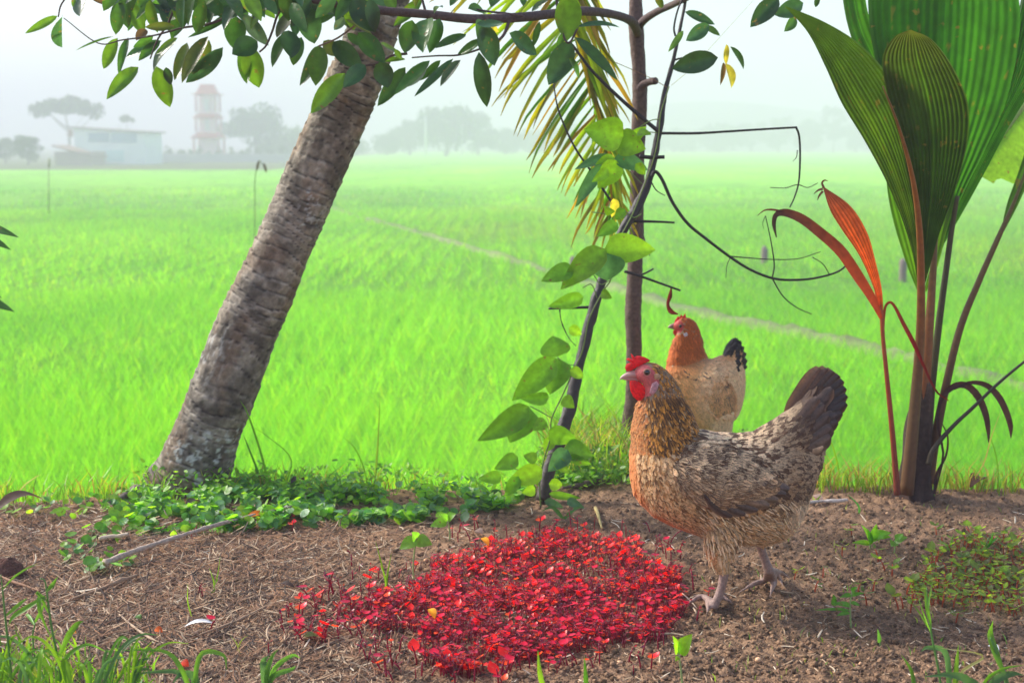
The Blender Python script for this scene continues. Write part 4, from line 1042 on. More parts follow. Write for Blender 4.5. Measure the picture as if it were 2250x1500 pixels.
# ================================================================== YOUNG COCONUT PLANT, right
YP = 2.95
PB = np.array([P(2010, 1090, YP)[0], YP, float(Hbase(P(2010, 1090, YP)[0], YP))])
yp = thing("young_coconut_plant", "young coconut plant with big dark green pleated leaves and one dying orange red leaf", "palm plant", PB)
def blade(name, Lp, Rp, y0, y1, col, pleats=9, amp=.005, par=yp, m='palmleaf', nu=90, nv=97, vfold=.0, tipcol=None, rag=0.0, mid=True):
    Lc = catmull(np.column_stack([Lp, np.zeros(len(Lp))]), nu)[:, :2]; Rc = catmull(np.column_stack([Rp, np.zeros(len(Rp))]), nu)[:, :2]
    A = np.zeros((nu, nv, 3)); C = np.zeros((nu, nv, 3)); tv = np.linspace(0, 1, nv); col = np.asarray(col, float)
    pn = fbm(tv * 7, tv * 0 + R.rand() * 50, 3, 3)
    for i in range(nu):
        s = i / (nu - 1); wpx = np.linalg.norm(Rc[i] - Lc[i])
        for j in range(nv):
            t = tv[j]; q = Lc[i] * (1 - t) + Rc[i] * t
            am = amp * min(1, wpx / 90)
            ph_t = (t + .035 * (pn[j] - .5)) * pleats * 2 * math.pi; y = y0 + (y1 - y0) * s + am * .38 * math.cos(ph_t) + vfold * (abs(t - .5) * 2) ** 1.3 * wpx / F * 3 + rag * (R.rand() - .5) * (i == nu - 1)
            A[i, j] = P(q[0], q[1], y)
            c = col * (.55 + .9 * pn[j]) * (.94 + .10 * math.cos(ph_t + 1.0)) * (.8 + .4 * vnoise(t * 9, s * 3, 21)) * np.array([1 + .5 * (1 - s) * pn[j], 1, 1]) * (1 + .10 * (R.rand() - .5))
            if abs(t - .5) < .02 and mid: c = c * 1.5
            if tipcol is not None: c = c * (1 - s ** 3) + np.asarray(tipcol) * s ** 3
            if vnoise(t * 26, s * 60, 7) > .93: c = c * .5 + np.array([.10, .06, .02])
            C[i, j] = c
    mb = MB(); mb.grid(A, C)
    return mb.build(name, M[m], par)
DG = (.022, .055, .008); MG = (.026, .11, .008); LG = (.10, .22, .010)
blade("leaf_blade", [(2018, 650), (2008, 570), (1985, 490), (1948, 400), (1900, 310), (1850, 228), (1815, 150), (1775, 72), (1722, 12)], [(2026, 650), (2030, 560), (2024, 440), (2006, 330), (1985, 240), (1950, 165), (1890, 98), (1810, 48), (1722, 12)], 2.93, 2.72, (.060, .110, .008), pleats=14, vfold=.1, tipcol=(.06, .10, .02))
blade("leaf_blade", [(2020, 620), (2012, 510), (1998, 400), (1974, 290), (1946, 190), (1940, 125), (1965, 82), (1998, 66)], [(2034, 620), (2062, 520), (2098, 420), (2126, 310), (2126, 225), (2092, 145), (2048, 88), (2002, 66)], 2.92, 2.66, (.028, .075, .006), pleats=17, vfold=-.1, rag=.0, tipcol=(.10, .09, .03))
blade("leaf_blade", [(2036, 560), (1996, 380), (1962, 260), (1928, 150), (1910, 50), (1912, -60), (1960, -180), (2050, -260)], [(2066, 560), (2110, 440), (2160, 340), (2205, 240), (2232, 130), (2240, 10), (2200, -140), (2060, -260)], 3.0, 2.95, MG, pleats=19, amp=.005, vfold=.15)
blade("leaf_blade", [(2058, 540), (2098, 440), (2140, 340), (2185, 250), (2215, 170), (2232, 60), (2262, -60), (2330, -140)], [(2072, 540), (2118, 462), (2166, 375), (2222, 270), (2275, 190), (2340, 110), (2390, 20), (2335, -140)], 3.03, 3.08, (.028, .11, .012), pleats=14, vfold=.1)
blade("leaf_blade", [(1996, 380), (1940, 250), (1900, 150), (1869, 78), (1852, 0), (1846, -100), (1870, -200)], [(2012, 380), (1985, 250), (1950, 130), (1918, 60), (1902, 0), (1896, -100), (1875, -200)], 3.02, 3.05, (.04, .13, .012), pleats=4, vfold=.2)
blade("leaf_blade", [(2016, 640), (1992, 580), (1964, 490), (1950, 420), (1947, 362)], [(2023, 640), (2018, 570), (1998, 480), (1972, 410), (1949, 362)], 2.97, 2.98, LG, pleats=3)
blade("leaf_blade", [(2030, 640), (2048, 570), (2062, 500), (2078, 440), (2100, 380)], [(2036, 640), (2060, 585), (2080, 510), (2095, 450), (2104, 380)], 2.97, 2.99, LG, pleats=2)
blade("leaf_blade", [(2200, 505), (2212, 450), (2235, 385), (2262, 310), (2310, 220)], [(2207, 507), (2236, 452), (2262, 395), (2296, 325), (2314, 220)], 3.0, 3.05, (.05, .12, .012), pleats=3)
def stalk(px, y, r, col, name="stalk", par=yp, n=40): 
    mb = MB(); mb.tube(PP(px, y), np.array(r) * YP / F, col, seg=9, n=n); return mb.build(name, M['stem'], par)
orr = (.26, .085, .02); brn = (.10, .045, .018); oli = (.07, .06, .015)
stalk([(1992, 1085), (2002, 980), (2013, 860), (2022, 740), (2024, 620), (2020, 500), (2005, 390), (1975, 280), (1940, 190)], [2.92, 2.92, 2.92, 2.91, 2.88, 2.83, 2.76, 2.70, 2.66], [16, 14, 12, 10, 8.5, 7, 5, 3, 1.5], [brn, (.13, .07, .025), orr, (.30, .11, .02), (.18, .10, .02)])
stalk([(2010, 1085), (2022, 960), (2034, 820), (2043, 700), (2050, 600), (2056, 520)], 2.96, [16, 14, 12, 10, 8, 5], [brn, orr, (.22, .09, .025), (.12, .09, .02)])
stalk([(2024, 1085), (2036, 980), (2046, 860), (2062, 720), (2078, 600), (2092, 500), (2104, 430)], 2.99, [14, 12, 9, 8, 7, 6, 5], [brn, oli, (.05, .05, .02), oli])
stalk([(2040, 1060), (2052, 980), (2078, 850), (2110, 720), (2150, 620), (2190, 530), (2228, 445), (2256, 370)], 2.97, [13, 11, 9, 8, 7, 6, 4, 2.5], [brn, brn, (.13, .07, .02), (.12, .08, .02), (.10, .10, .02)])
stalk([(2040, 1020), (2052, 985), (2095, 935), (2140, 893), (2190, 845), (2250, 795), (2330, 735)], 2.93, [7, 6, 4.5, 4, 3.5, 3, 2.5], (.045, .035, .02))
# fibrous dark base
mb = MB(); mb.tube(PP([(2008, 1102), (2008, 1075), (2012, 1020), (2018, 950), (2028, 880), (2036, 800)], 2.965), np.array([44, 38, 33, 27, 21, 10]) * YP / F, [(.05, .026, .02), (.045, .026, .022), (.06, .04, .03), (.09, .06, .04)], seg=22, n=60)
c0 = np.repeat(catmull(PP([(2008, 1102), (2008, 1075), (2012, 1020), (2018, 950), (2028, 880), (2036, 800)], 2.965), 60), 22, axis=0); V0 = mb.V[0]
thv = np.tile(np.arange(22), 60); mb.V[0] = V0 + (V0 - c0) * (vnoise(thv * .8, V0[:, 2] * 12, 3) - .5)[:, None] * .55; mb.C[0] = mb.C[0] * (.6 + .9 * vnoise(thv * 1.3, V0[:, 2] * 20, 4))[:, None]
mb.build("base_sheath", M['bark'], yp)
# dying red leaf and its stalk
RS = (.34, .06, .015)
stalk([(1972, 1086), (1966, 1010), (1958, 920), (1948, 820), (1940, 740), (1937, 690), (1925, 640)], 2.90, [8, 6.5, 6, 5, 4.5, 5, 4], [(.14, .03, .015), (.30, .04, .015), RS, (.5, .08, .02)], name="red_stalk")
blade("red_leaf_blade", [(1934, 700), (1922, 640), (1890, 565), (1850, 505), (1824, 462), (1808, 412)], [(1941, 705), (1938, 640), (1924, 575), (1905, 510), (1868, 452), (1811, 411)], 2.9, 2.86, (.50, .11, .012), pleats=6, amp=.004, m='dryleaf', tipcol=(.13, .05, .04))
mb = MB(); mb.ribbon(PP([(1936, 700), (1915, 655), (1880, 600), (1845, 550), (1800, 510), (1760, 480), (1725, 467), (1705, 472), (1700, 492), (1706, 522)], 2.88), np.array([7, 18, 24, 24, 22, 20, 17, 11, 9, 2]) * YP / F, np.array([(.34, .06, .014), (.26, .05, .016), (.12, .04, .025), (.045, .03, .03), (.03, .018, .02)]), n=30, fold=.5)
for q in ([(1722, 466), (1700, 461), (1680, 462), (1664, 474)], [(1810, 413), (1806, 402), (1812, 396), (1819, 398)], [(1808, 415), (1798, 418), (1788, 426)], [(1808, 420), (1800, 430), (1796, 440)]): mb.ribbon(PP(q, 2.88), [.005, .004, .001], (.09, .03, .03), n=8)
mb.build("withered_blade", M['dryleaf'], yp)
mb = MB(); mb.ribbon(PP([(1940, 750), (1942, 690), (1948, 668), (1962, 668), (1985, 712), (2006, 752), (2030, 805), (2056, 858), (2085, 880)], 2.90), np.array([4, 6, 6, 6, 9, 10, 6, 5, 2]) * YP / F, np.array([(.3, .06, .015), (.2, .03, .015), (.18, .012, .012), (.16, .03, .015)]), n=30, fold=.7)
mb.build("folded_red_leaf", M['dryleaf'], yp)
mb = MB()
for q, w in (([(2055, 1075), (2072, 1000), (2060, 930), (2066, 880), (2090, 850), (2120, 845), (2146, 868), (2163, 905), (2170, 940), (2172, 972)], [4, 5, 6, 8, 14, 15, 16, 15, 11, 2]), ([(2095, 855), (2130, 840), (2165, 845), (2192, 870), (2210, 905), (2219, 935), (2221, 962)], [4, 8, 12, 15, 14, 12, 2]), ([(2052, 1085), (2058, 1040), (2078, 1000), (2082, 960), (2070, 930)], [7, 7, 5, 4, 2])):
    mb.ribbon(PP(q, 2.94), np.array(w) * YP / F, (.055, .03, .032), n=26, fold=.7)
mb.build("drooping_dry_leaves", M['dryleaf'], yp)

# ================================================================== BANANA PLANT beyond the right edge
bb = np.array([2.0, 4.6, -1.3]); ban = thing("banana_plant", "banana plant at the right edge, its bright torn leaf showing behind the young coconut leaves", "banana plant", bb)
mb = MB(); st_ = [bb, bb + np.array([-.02, 0, .9]), bb + np.array([-.03, -.02, 1.9])]; mb.tube(st_, [.09, .075, .05], (.16, .22, .05), seg=14, n=20)
mb.build("stem", M['stem'], ban)
mbl = MB(); rb = catmull(np.vstack([st_[2], P(2330, 120, 4.4), P(2262, 215, 4.2), P(2200, 300, 4.1), P(2150, 385, 4.05)]), 40)
mbl2 = MB(); mbl2.tube(rb, np.linspace(.014, .004, 40), (.22, .30, .06), seg=6); mbl2.build("midrib", M['stem'], ban)
A = np.zeros((40, 9, 3)); C = np.zeros((40, 9, 3)); T = unit(np.gradient(rb, axis=0))
for i in range(40):
    s = i / 39; w = .16 * math.sin(math.pi * min(1, s * .95 + .05)) ** .5 * (1 - .28 * ((i % 9) < 2)); sd_ = unit(np.cross(T[i], np.array([0.1, -1, .25])))
    for j in range(9):
        q = (j - 4) / 4; A[i, j] = rb[i] + sd_ * q * w + np.array([0, 0, -.25 * abs(q) * w]); C[i, j] = np.array([.16, .30, .02]) * (.8 + .4 * R.rand())
mbl.grid(A, C); mbl.build("leaf_blade", M['softleaf'], ban)
mb = MB()
for a_ in range(3):
    tip = P(2330 + 80 * a_, -200 + 100 * a_, 4.6); r2_ = catmull(np.vstack([st_[2], (st_[2] + tip) / 2 + np.array([0, 0, .2]), tip]), 20); T = unit(np.gradient(r2_, axis=0)); A = np.zeros((20, 5, 3))
    for i in range(20):
        for j in range(5): A[i, j] = r2_[i] + unit(np.cross(T[i], (0, -1, .3))) * (j - 2) / 2 * .13 * math.sin(math.pi * (i + 1) / 21) ** .5
    mb.grid(A, np.tile(np.array([.10, .22, .02]), (100, 1)))
mb.build("upper_leaves", M['softleaf'], ban)
mb = MB(); mb.leaf(P(2150, 365, 4.02), P(2120, 408, 4.02), .045, (.75, .55, .48), fold=.6, curl=.2)
o = mb.build("dry_leaf_tip", M['softleaf'], ban)

# ================================================================== SHRUB beyond the left edge, only its leaf tips reach into view
sb = np.array([P(-130, 1120, 2.75)[0], 2.75, 0.0]); shb = thing("leafy_shrub", "pointed green leaf tips of a shrub poking in from the left edge", "shrub", sb)
mb = MB(); stt = catmull(np.vstack([sb, P(-130, 900, 2.75), P(-110, 650, 2.75), P(-90, 480, 2.72)]), 20); mb.tube(stt, np.linspace(.009, .004, 20), (.12, .10, .05), seg=7); mb.build("stem", M['stem'], shb)
mb = MB()
for (x0, y0, x1, y1, w) in ((-90, 490, 42, 522, 26), (-95, 500, 24, 549, 28), (-100, 640, 32, 685, 32), (-95, 615, 5, 655, 22), (-100, 560, -30, 600, 24), (-90, 470, -40, 420, 30), (-110, 700, -190, 720, 30), (-90, 470, -170, 430, 30), (-130, 820, -40, 850, 30)):
    mb.leaf(P(x0, y0, 2.74), P(x1, y1, 2.68), w * 2.7 / F, colr(GR), nrm=(0, -.8, .6), fold=.3, curl=.08)
mb.build("leaves", M['leaf'], shb)
# ================================================================== SEEDLINGS, WEEDS, LITTER
def inpoly(x, y, poly):
    poly = np.asarray(poly, float); r = np.zeros(len(x), bool); j = len(poly) - 1
    for i in range(len(poly)):
        c = ((poly[i, 1] > y) != (poly[j, 1] > y)) & (x < (poly[j, 0] - poly[i, 0]) * (y - poly[i, 1]) / (poly[j, 1] - poly[i, 1] + 1e-9) + poly[i, 0]); r ^= c; j = i
    return r
def gpts(px, py):
    d = np.stack([(px - 1125) / F, cp + (-(py - 750) / F) * sp, -sp + (-(py - 750) / F) * cp], -1)
    t = -CAMZ / d[:, 2]; x = d[:, 0] * t; y = d[:, 1] * t
    for _ in range(3):
        z = Hbase(x, y); t = (z - CAMZ) / d[:, 2]; x = d[:, 0] * t; y = d[:, 1] * t
    return x, y
def seedling(kind, rs, dark=False):
    """mesh of one seedling standing at the origin"""
    mb = MB(); h = rs.uniform(.010, .022) if kind == 'red' else rs.uniform(.010, .018); lean = rs.normal(0, .006, 2)
    top = np.array([lean[0], lean[1], h])
    if kind == 'red': sc_ = np.array([.28, .004, .045]); lc = [(.62, .006, .018), (.70, .012, .010), (.42, .003, .040), (.74, .08, .010), (.32, .003, .06)]
    else: sc_ = np.array([.34, .09, .05]); lc = [(.44, .68, .04), (.52, .72, .05), (.34, .60, .04), (.56, .62, .10), (.40, .66, .06)]
    mb.tube([(0, 0, -.004), (lean[0] * .3, lean[1] * .3, h * .5), top], [.0009, .0008, .0006], sc_, seg=5, n=4)
    n = rs.choice([2, 3, 4, 5], p=[.3, .2, .35, .15]); a0 = rs.rand() * 6.3
    for k in range(n):
        a = a0 + k * math.pi * (1 if n == 2 else 2 / n) + rs.normal(0, .3); big = rs.rand() < (.04 if dark else .15) and kind == 'red'
        L = rs.uniform(.0036, .0068) * (2.0 if big else 1) * (2.0 if kind == 'green' else 1); up = rs.uniform(-.2, .8)
        zz = 1.0 if k < 2 else rs.uniform(.5, .8); b0 = top * zz
        d = np.array([math.cos(a), math.sin(a), up])
        wv = L * (.85 if big else (.36 if rs.rand() < .6 else .62)) * (1.3 if kind == 'green' else 1); wcol = 1.25 if big else (.58 if not dark else .32)
        mb.leaf(b0 + d * .0015, b0 + d * L, wv, np.array(lc[rs.randint(5)]) * (.8 + .4 * rs.rand()) * wcol * (np.array([1, 1, 1]) if not dark else np.array([1, 1, 2.6])), nrm=(-math.cos(a) * up, -math.sin(a) * up, 1), fold=.15, curl=-.08, nu=5, shape='oval')
    return mb
def variants(kind, n, seed, name):
    rs = np.random.RandomState(seed); out = []
    for i in range(n):
        mb = seedling(kind, rs, i >= n // 2); me = mb.mesh(name); me.materials.append(M['redleaf'] if kind == 'red' else M['softleaf']); out.append((mb, me))
    return out
def merged(name, var, pos, rs, m, smin=.75, smax=1.25, pick=None):
    Vs, Ls, Ks, Cs = [], [], [], []; off = 0
    for ii, p in enumerate(pos):
        mb = var[rs.randint(len(var)) if pick is None else pick[ii]][0]; V = np.vstack(mb.V); a = rs.rand() * 6.3; s = rs.uniform(smin, smax)
        Rm = np.array([[math.cos(a), -math.sin(a), 0], [math.sin(a), math.cos(a), 0], [0, 0, 1]]) * s
        Vs.append(V @ Rm.T + p); Ls.append(np.array(mb.F) + off); Ks.append(np.array(mb.K)); Cs.append(np.vstack(mb.C) * (.8 + .4 * rs.rand())); off += len(V)
    me = mesh_np(name, np.vstack(Vs), np.concatenate(Ls), np.concatenate(Ks), np.vstack(Cs)); me.materials.append(m)
    o = bpy.data.objects.new(name, me); COL.objects.link(o); return o
rs = np.random.RandomState(77)
redvar = variants('red', 14, 1, "red_seedling")
dense = [(930, 1215), (1010, 1195), (1100, 1185), (1200, 1180), (1320, 1180), (1400, 1195), (1430, 1225), (1445, 1270), (1500, 1310), (1495, 1350), (1450, 1385), (1380, 1405), (1330, 1430), (1220, 1450), (1100, 1462), (990, 1470), (930, 1455), (890, 1400), (850, 1400), (800, 1380), (790, 1345), (840, 1300), (905, 1290), (925, 1250)]
px = rs.uniform(780, 1510, 12000); py = rs.uniform(1170, 1500, 12000); x, y = gpts(px, py)
wx = px + 150 * (fbm(x * 9, y * 9, 3, 15) - .5); wy = py + 80 * (fbm(x * 9 + 7, y * 9, 3, 16) - .5); k = inpoly(wx, wy, dense) & (rs.rand(12000) < 1.7 * fbm(x * 16, y * 16, 2, 5) - .2); px, py, x, y = px[k][:5200], py[k][:5200], x[k][:5200], y[k][:5200]
order = np.argsort(-py)
# the outermost and nearest stand as single plants, the packed middle is one mass
sparse = []
for (n, poly) in ((104, [(600, 1380), (700, 1290), (800, 1270), (850, 1330), (840, 1400), (780, 1420), (640, 1410)]), (26, [(800, 1400), (960, 1440), (1000, 1500), (860, 1500), (760, 1440)]), (34, [(960, 1455), (1300, 1440), (1340, 1480), (1100, 1505), (960, 1505)]),
                  (16, [(1420, 1160), (1480, 1180), (1520, 1260), (1500, 1310), (1450, 1270)]), (22, [(950, 1170), (1080, 1150), (1300, 1150), (1380, 1160), (1400, 1185), (1000, 1195)]), (10, [(740, 1240), (900, 1230), (920, 1290), (780, 1300)]), (6, [(1360, 1400), (1460, 1370), (1480, 1460), (1380, 1490)])):
    c = 0
    while c < n:
        a, b = rs.uniform(580, 1530), rs.uniform(1150, 1505)
        if inpoly(np.array([a]), np.array([b]), poly)[0]: sparse.append((a, b)); c += 1
lone = [(430, 1172), (422, 1185), (545, 1162), (575, 1155), (635, 1148), (642, 1165), (436, 1300), (445, 1312), (690, 1310), (461, 1385), (1555, 1318), (1524, 1300), (1408, 1470), (1392, 1478), (590, 1440), (1530, 1366)]
ind = [(a, b, 'sparse') for a, b in sparse] + [(a, b, 'lone') for a, b in lone]
front = order[:70]; rest = order[70:]
ind += [(px[i], py[i], 'front') for i in front]
pos = np.stack([x[rest], y[rest], H(x[rest], y[rest])], -1)
pk = np.where(rs.rand(len(rest)) < np.interp(py[rest], [1180, 1280, 1380, 1460], [.25, .5, .85, .75]), rs.randint(7, 14, len(rest)), rs.randint(0, 7, len(rest)))
o = merged("red_seedlings", redvar, pos, rs, M['redleaf'], .75, 1.25, pk); tag(o, "packed mass of crimson red seedlings carpeting the soil", "seedlings", "red seedlings", 'stuff')
labs = {'front': "small red seedling at the near rim of the crimson patch", 'lone': "lone red seedling on the soil away from the crimson patch", 'sparse': "red seedling with thin pink stem among the loose fringe round the patch"}
for (a, b, kd) in ind:
    x1, y1 = gpts(np.array([a]), np.array([b])); z1 = float(H(x1, y1)[0]); mb, me = redvar[rs.randint(14)]
    o = bpy.data.objects.new("red_seedling", me); COL.objects.link(o); s = rs.uniform(1.0, 1.7)
    o.location = (float(x1[0]), float(y1[0]), z1); o.rotation_euler = (0, 0, rs.rand() * 6.3); o.scale = (s, s, s)
    tag(o, labs[kd], "seedling", {"front": "red seedlings at the near rim", "lone": "lone red seedlings", "sparse": "red seedlings round the patch"}[kd])
# green seedlings with red stems, right
grnvar = variants('green', 10, 2, "green_seedling")
pg = [(2060, 1215), (2130, 1190), (2270, 1185), (2270, 1370), (2180, 1345), (2080, 1345), (2000, 1330), (1990, 1300), (2040, 1260)]
gp = []
while len(gp) < 300:
    a, b = rs.uniform(1980, 2290), rs.uniform(1170, 1370)
    if inpoly(np.array([a]), np.array([b]), pg)[0] and rs.rand() < .3 + fbm(np.array([a / 40]), np.array([b / 25]), 2, 3)[0]: gp.append((a, b))
gx1, gy1 = gpts(*np.array(gp).T); o = merged("green_seedlings", grnvar, np.stack([gx1, gy1, H(gx1, gy1)], -1), rs, M['softleaf'], .9, 1.6); tag(o, "packed yellow green seedlings on red stems near the right edge", "seedlings", "green seedlings", 'stuff')
gl = [(1745, 1262), (1808, 1262), (1885, 1292), (1918, 1292), (1945, 1250), (1872, 1170), (2058, 1170), (2145, 1175), (2155, 1180), (2205, 1175), (2035, 1255), (2020, 1270), (2022, 1300), (1905, 1330), (1975, 1330), (1985, 1325), (2070, 1190), (2100, 1200), (1960, 1260), (1790, 1290), (2000, 1345), (2100, 1360), (1850, 1215), (1930, 1225)]
for (a, b) in gl:
    x1, y1 = gpts(np.array([a]), np.array([b + 6])); mb, me = grnvar[rs.randint(10)]
    o = bpy.data.objects.new("green_seedling", me); COL.objects.link(o); s = rs.uniform(1.2, 1.7); o.location = (float(x1[0]), float(y1[0]), float(H(x1, y1)[0])); o.rotation_euler = (0, 0, rs.rand() * 6.3); o.scale = (s, s, s)
    tag(o, "single yellow green seedling with a red stem on the open soil", "seedling", "single green seedlings")

# ------------------------------------------------------------------ straw and crumbs
def straw_mass(name, px, py, Lr, wr, pal, label, seed, flat=.25, cat="straw"):
    rs = np.random.RandomState(seed); n = len(px); x, y = gpts(px, py); z = H(x, y) + .002
    a = rs.rand(n) * math.pi; L = rs.uniform(*Lr, n) * rs.uniform(.4, 1, n); w = rs.uniform(*wr, n); el = rs.normal(0, flat, n).clip(-.1, .9)
    d = np.stack([np.cos(a) * np.cos(el), np.sin(a) * np.cos(el), np.abs(np.sin(el))], -1); s = np.stack([-np.sin(a), np.cos(a), np.zeros(n)], -1)
    bend = rs.normal(0, .18, n) * L; c = np.stack([x, y, z], -1)
    up = np.array([0, 0, 1.0])
    V = np.zeros((n, 4, 3, 3))
    for i, t in enumerate((-.5, -.17, .17, .5)):
        cc = c + d * (L * (t + .5))[:, None] + s * (bend * (1 - 4 * t * t) / 2)[:, None]
        ww = w * (1 if i in (1, 2) else .55)
        V[:, i, 0] = cc - s * (ww / 2)[:, None]; V[:, i, 1] = cc + up * (w * .4)[:, None]; V[:, i, 2] = cc + s * (ww / 2)[:, None]
    base = (np.arange(n) * 12)[:, None, None]; q = np.array([[i * 3 + j, i * 3 + j + 1, i * 3 + j + 4, i * 3 + j + 3] for i in range(3) for j in range(2)])[None]
    pal = np.array(pal); col = pal[rs.randint(len(pal), size=n)] * rs.uniform(.7, 1.25, (n, 1))
    me = mesh_np(name, V.reshape(-1, 3), (base + q).ravel(), np.full(n * 6, 4), np.repeat(col, 12, axis=0)); me.materials.append(M['straw'])
    o = bpy.data.objects.new(name, me); COL.objects.link(o); tag(o, label, cat, kind='stuff'); return o
SP = [(.34, .22, .13), (.24, .13, .075), (.15, .085, .05), (.46, .33, .21), (.09, .055, .04), (.19, .10, .055), (.28, .14, .07), (.06, .04, .03)]
n = 30000; px = rs.uniform(-120, 1100, n); py = 1105 + 440 * rs.rand(n) ** .9
k = rs.rand(n) < (1 - sstep(450, 1050, px)) * .95 + .06; straw_mass("straw_litter", px[k], py[k], (.010, .050), (.0008, .0030), SP, "brown dry straw and grass stems scattered on the left soil", 1, cat="straw")
n = 9000; px = rs.uniform(600, 2370, n); py = 1075 + 470 * rs.rand(n) ** .9
straw_mass("plant_debris", px, py, (.005, .022), (.0008, .002), SP + [(.10, .06, .04)] * 4, "tiny twigs and fibres strewn over the dark soil on the right", 2, cat="debris")
n = 950; px = -60 + 2360 * rs.rand(n) ** 2.4; py = rs.uniform(1100, 1500, n)
straw_mass("pale_straw", px, py, (.012, .045), (.0014, .0034), [(.60, .48, .33), (.66, .56, .42), (.5, .34, .2)], "pale cream bits of broken straw lying on the soil", 3, cat="straw")
def crumbs(name, n, seed):
    rs = np.random.RandomState(seed); px = rs.uniform(-120, 2370, n); py = 1075 + 470 * rs.rand(n) ** .8; kk = rs.rand(n) < .35 + .65 * sstep(500, 1200, px); px, py = px[kk], py[kk]; n = len(px)
    x, y = gpts(px, py); r = .0012 + .0045 * rs.rand(n) ** 3.5
    t = (1 + 5 ** .5) / 2; ico = unit(np.array([(-1, t, 0), (1, t, 0), (-1, -t, 0), (1, -t, 0), (0, -1, t), (0, 1, t), (0, -1, -t), (0, 1, -t), (t, 0, -1), (t, 0, 1), (-t, 0, -1), (-t, 0, 1)]))
    fc = np.array([(0, 11, 5), (0, 5, 1), (0, 1, 7), (0, 7, 10), (0, 10, 11), (1, 5, 9), (5, 11, 4), (11, 10, 2), (10, 7, 6), (7, 1, 8), (3, 9, 4), (3, 4, 2), (3, 2, 6), (3, 6, 8), (3, 8, 9), (4, 9, 5), (2, 4, 11), (6, 2, 10), (8, 6, 7), (9, 8, 1)])
    V = ico[None] * (r[:, None, None] * rs.uniform(.6, 1.3, (n, 12, 1))) * np.array([1, 1, .8]) + np.stack([x, y, H(x, y) + r * .3], -1)[:, None]
    L = (np.arange(n) * 12)[:, None, None] + fc[None]; col = np.array([.235, .145, .086]) * rs.uniform(.4, 1.5, (n, 1)); col[rs.rand(n) < .04] *= 2.3
    me = mesh_np(name, V.reshape(-1, 3), L.ravel(), np.full(n * 20, 3), np.repeat(col, 12, axis=0)); me.materials.append(gm); o = bpy.data.objects.new(name, me); COL.objects.link(o); tag(o, "loose dark brown soil crumbs covering the bare ground", "soil", kind='stuff')
crumbs("soil_crumbs", 26000, 5)

# ------------------------------------------------------------------ creeping ground cover with round leaves
def cover(name, px, py, rr, hh, pal, label, seed, shape='round', m='softleaf', cat="ground cover"):
    rs = np.random.RandomState(seed); n = len(px); x, y = gpts(px, py); ok = y < 4.2; x, y = x[ok], y[ok]; n = len(x); z = Hbase(x, y) + rs.uniform(*hh, n) * (.4 + 1.3 * fbm(x * 9, y * 14, 2, 19))
    r = rs.uniform(*rr, n); th = np.linspace(0, 2 * math.pi, 9)[:-1]; tilt = unit(np.stack([rs.normal(0, .5, n), rs.normal(-.3, .5, n), np.ones(n)], -1))
    a = unit(np.cross(tilt, np.stack([rs.normal(0, 1, n), rs.normal(0, 1, n), rs.normal(0, .2, n)], -1))); b = np.cross(tilt, a); c = np.stack([x, y, z], -1)
    asp = 1.0 if shape == 'round' else .45
    V = np.zeros((n, 17, 3)); V[:, 0] = c - tilt * (r * .18)[:, None]
    for i, q in enumerate(th):
        rad = r * (1 + .06 * math.cos(3 * q)); V[:, 1 + i] = c + (a * (rad * math.cos(q) * .55)[:, None] + b * (rad * math.sin(q) * asp * .55)[:, None]) - tilt * (r * .03)[:, None]
        V[:, 9 + i] = c + (a * (rad * math.cos(q))[:, None] + b * (rad * math.sin(q) * asp)[:, None]) + tilt * (r * rs.uniform(-.08, .08, n))[:, None]
    tri = np.array([[0, 1 + i, 1 + (i + 1) % 8] for i in range(8)]); qd = np.array([[1 + i, 9 + i, 9 + (i + 1) % 8, 1 + (i + 1) % 8] for i in range(8)])
    base = np.arange(n) * 17; loops = np.concatenate([(base[:, None, None] + tri[None]).reshape(n, -1), (base[:, None, None] + qd[None]).reshape(n, -1)], 1).ravel(); cnt = np.tile([3] * 8 + [4] * 8, n)
    pal = np.array(pal); col = pal[rs.randint(len(pal), size=n)] * rs.uniform(.75, 1.3, (n, 1)); C = np.repeat(col, 17, axis=0).reshape(n, 17, 3); C[:, 0] *= 1.25
    me = mesh_np(name, V.reshape(-1, 3), loops, cnt, C.reshape(-1, 3)); me.materials.append(M[m]); o = bpy.data.objects.new(name, me); COL.objects.link(o); tag(o, label, cat, kind='stuff'); return o
n = 60000; px = rs.uniform(150, 1420, n); py = rs.uniform(1030, 1180, n)
top = np.interp(px, [150, 300, 500, 800, 1000, 1200, 1420], [1105, 1065, 1070, 1068, 1060, 1040, 1010]); bot = np.interp(px, [150, 240, 330, 450, 640, 900, 1080, 1160, 1420], [1125, 1150, 1168, 1175, 1160, 1150, 1135, 1090, 1040])
k = (py > top) & (py < bot + 10 * (fbm(px / 30, py / 20, 2, 4) - .5)) & (rs.rand(n) < sstep(.38, .62, fbm(px / 50, py / 18, 3, 9)) * (.12 + .88 * sstep(230, 380, px))); px, py = px[k][:2800], py[k][:2800]
GC = [(.13, .32, .02), (.20, .42, .02), (.08, .25, .06), (.26, .48, .03), (.14, .30, .15), (.07, .20, .03)]
cover("creeping_pennywort", px, py, (.0065, .0125), (.003, .022), GC, "low round leaved creeper covering the edge of the bank below the trunk", 4)
qx = []; qy = []
for (a, b, k_, s_) in ((175, 1205, 12, 26), (150, 1225, 9, 22), (250, 1240, 12, 22), (205, 1260, 9, 16), (60, 1120, 14, 30), (330, 1165, 30, 40), (235, 1170, 14, 30), (120, 1130, 12, 40)):
    qx += list(rs.normal(a, s_, k_)); qy += list(rs.normal(b, s_ * .35, k_))
cover("scattered_creeper", np.array(qx), np.array(qy), (.006, .012), (.004, .02), GC, "small round creeper leaves scattered over the straw at left", 6)
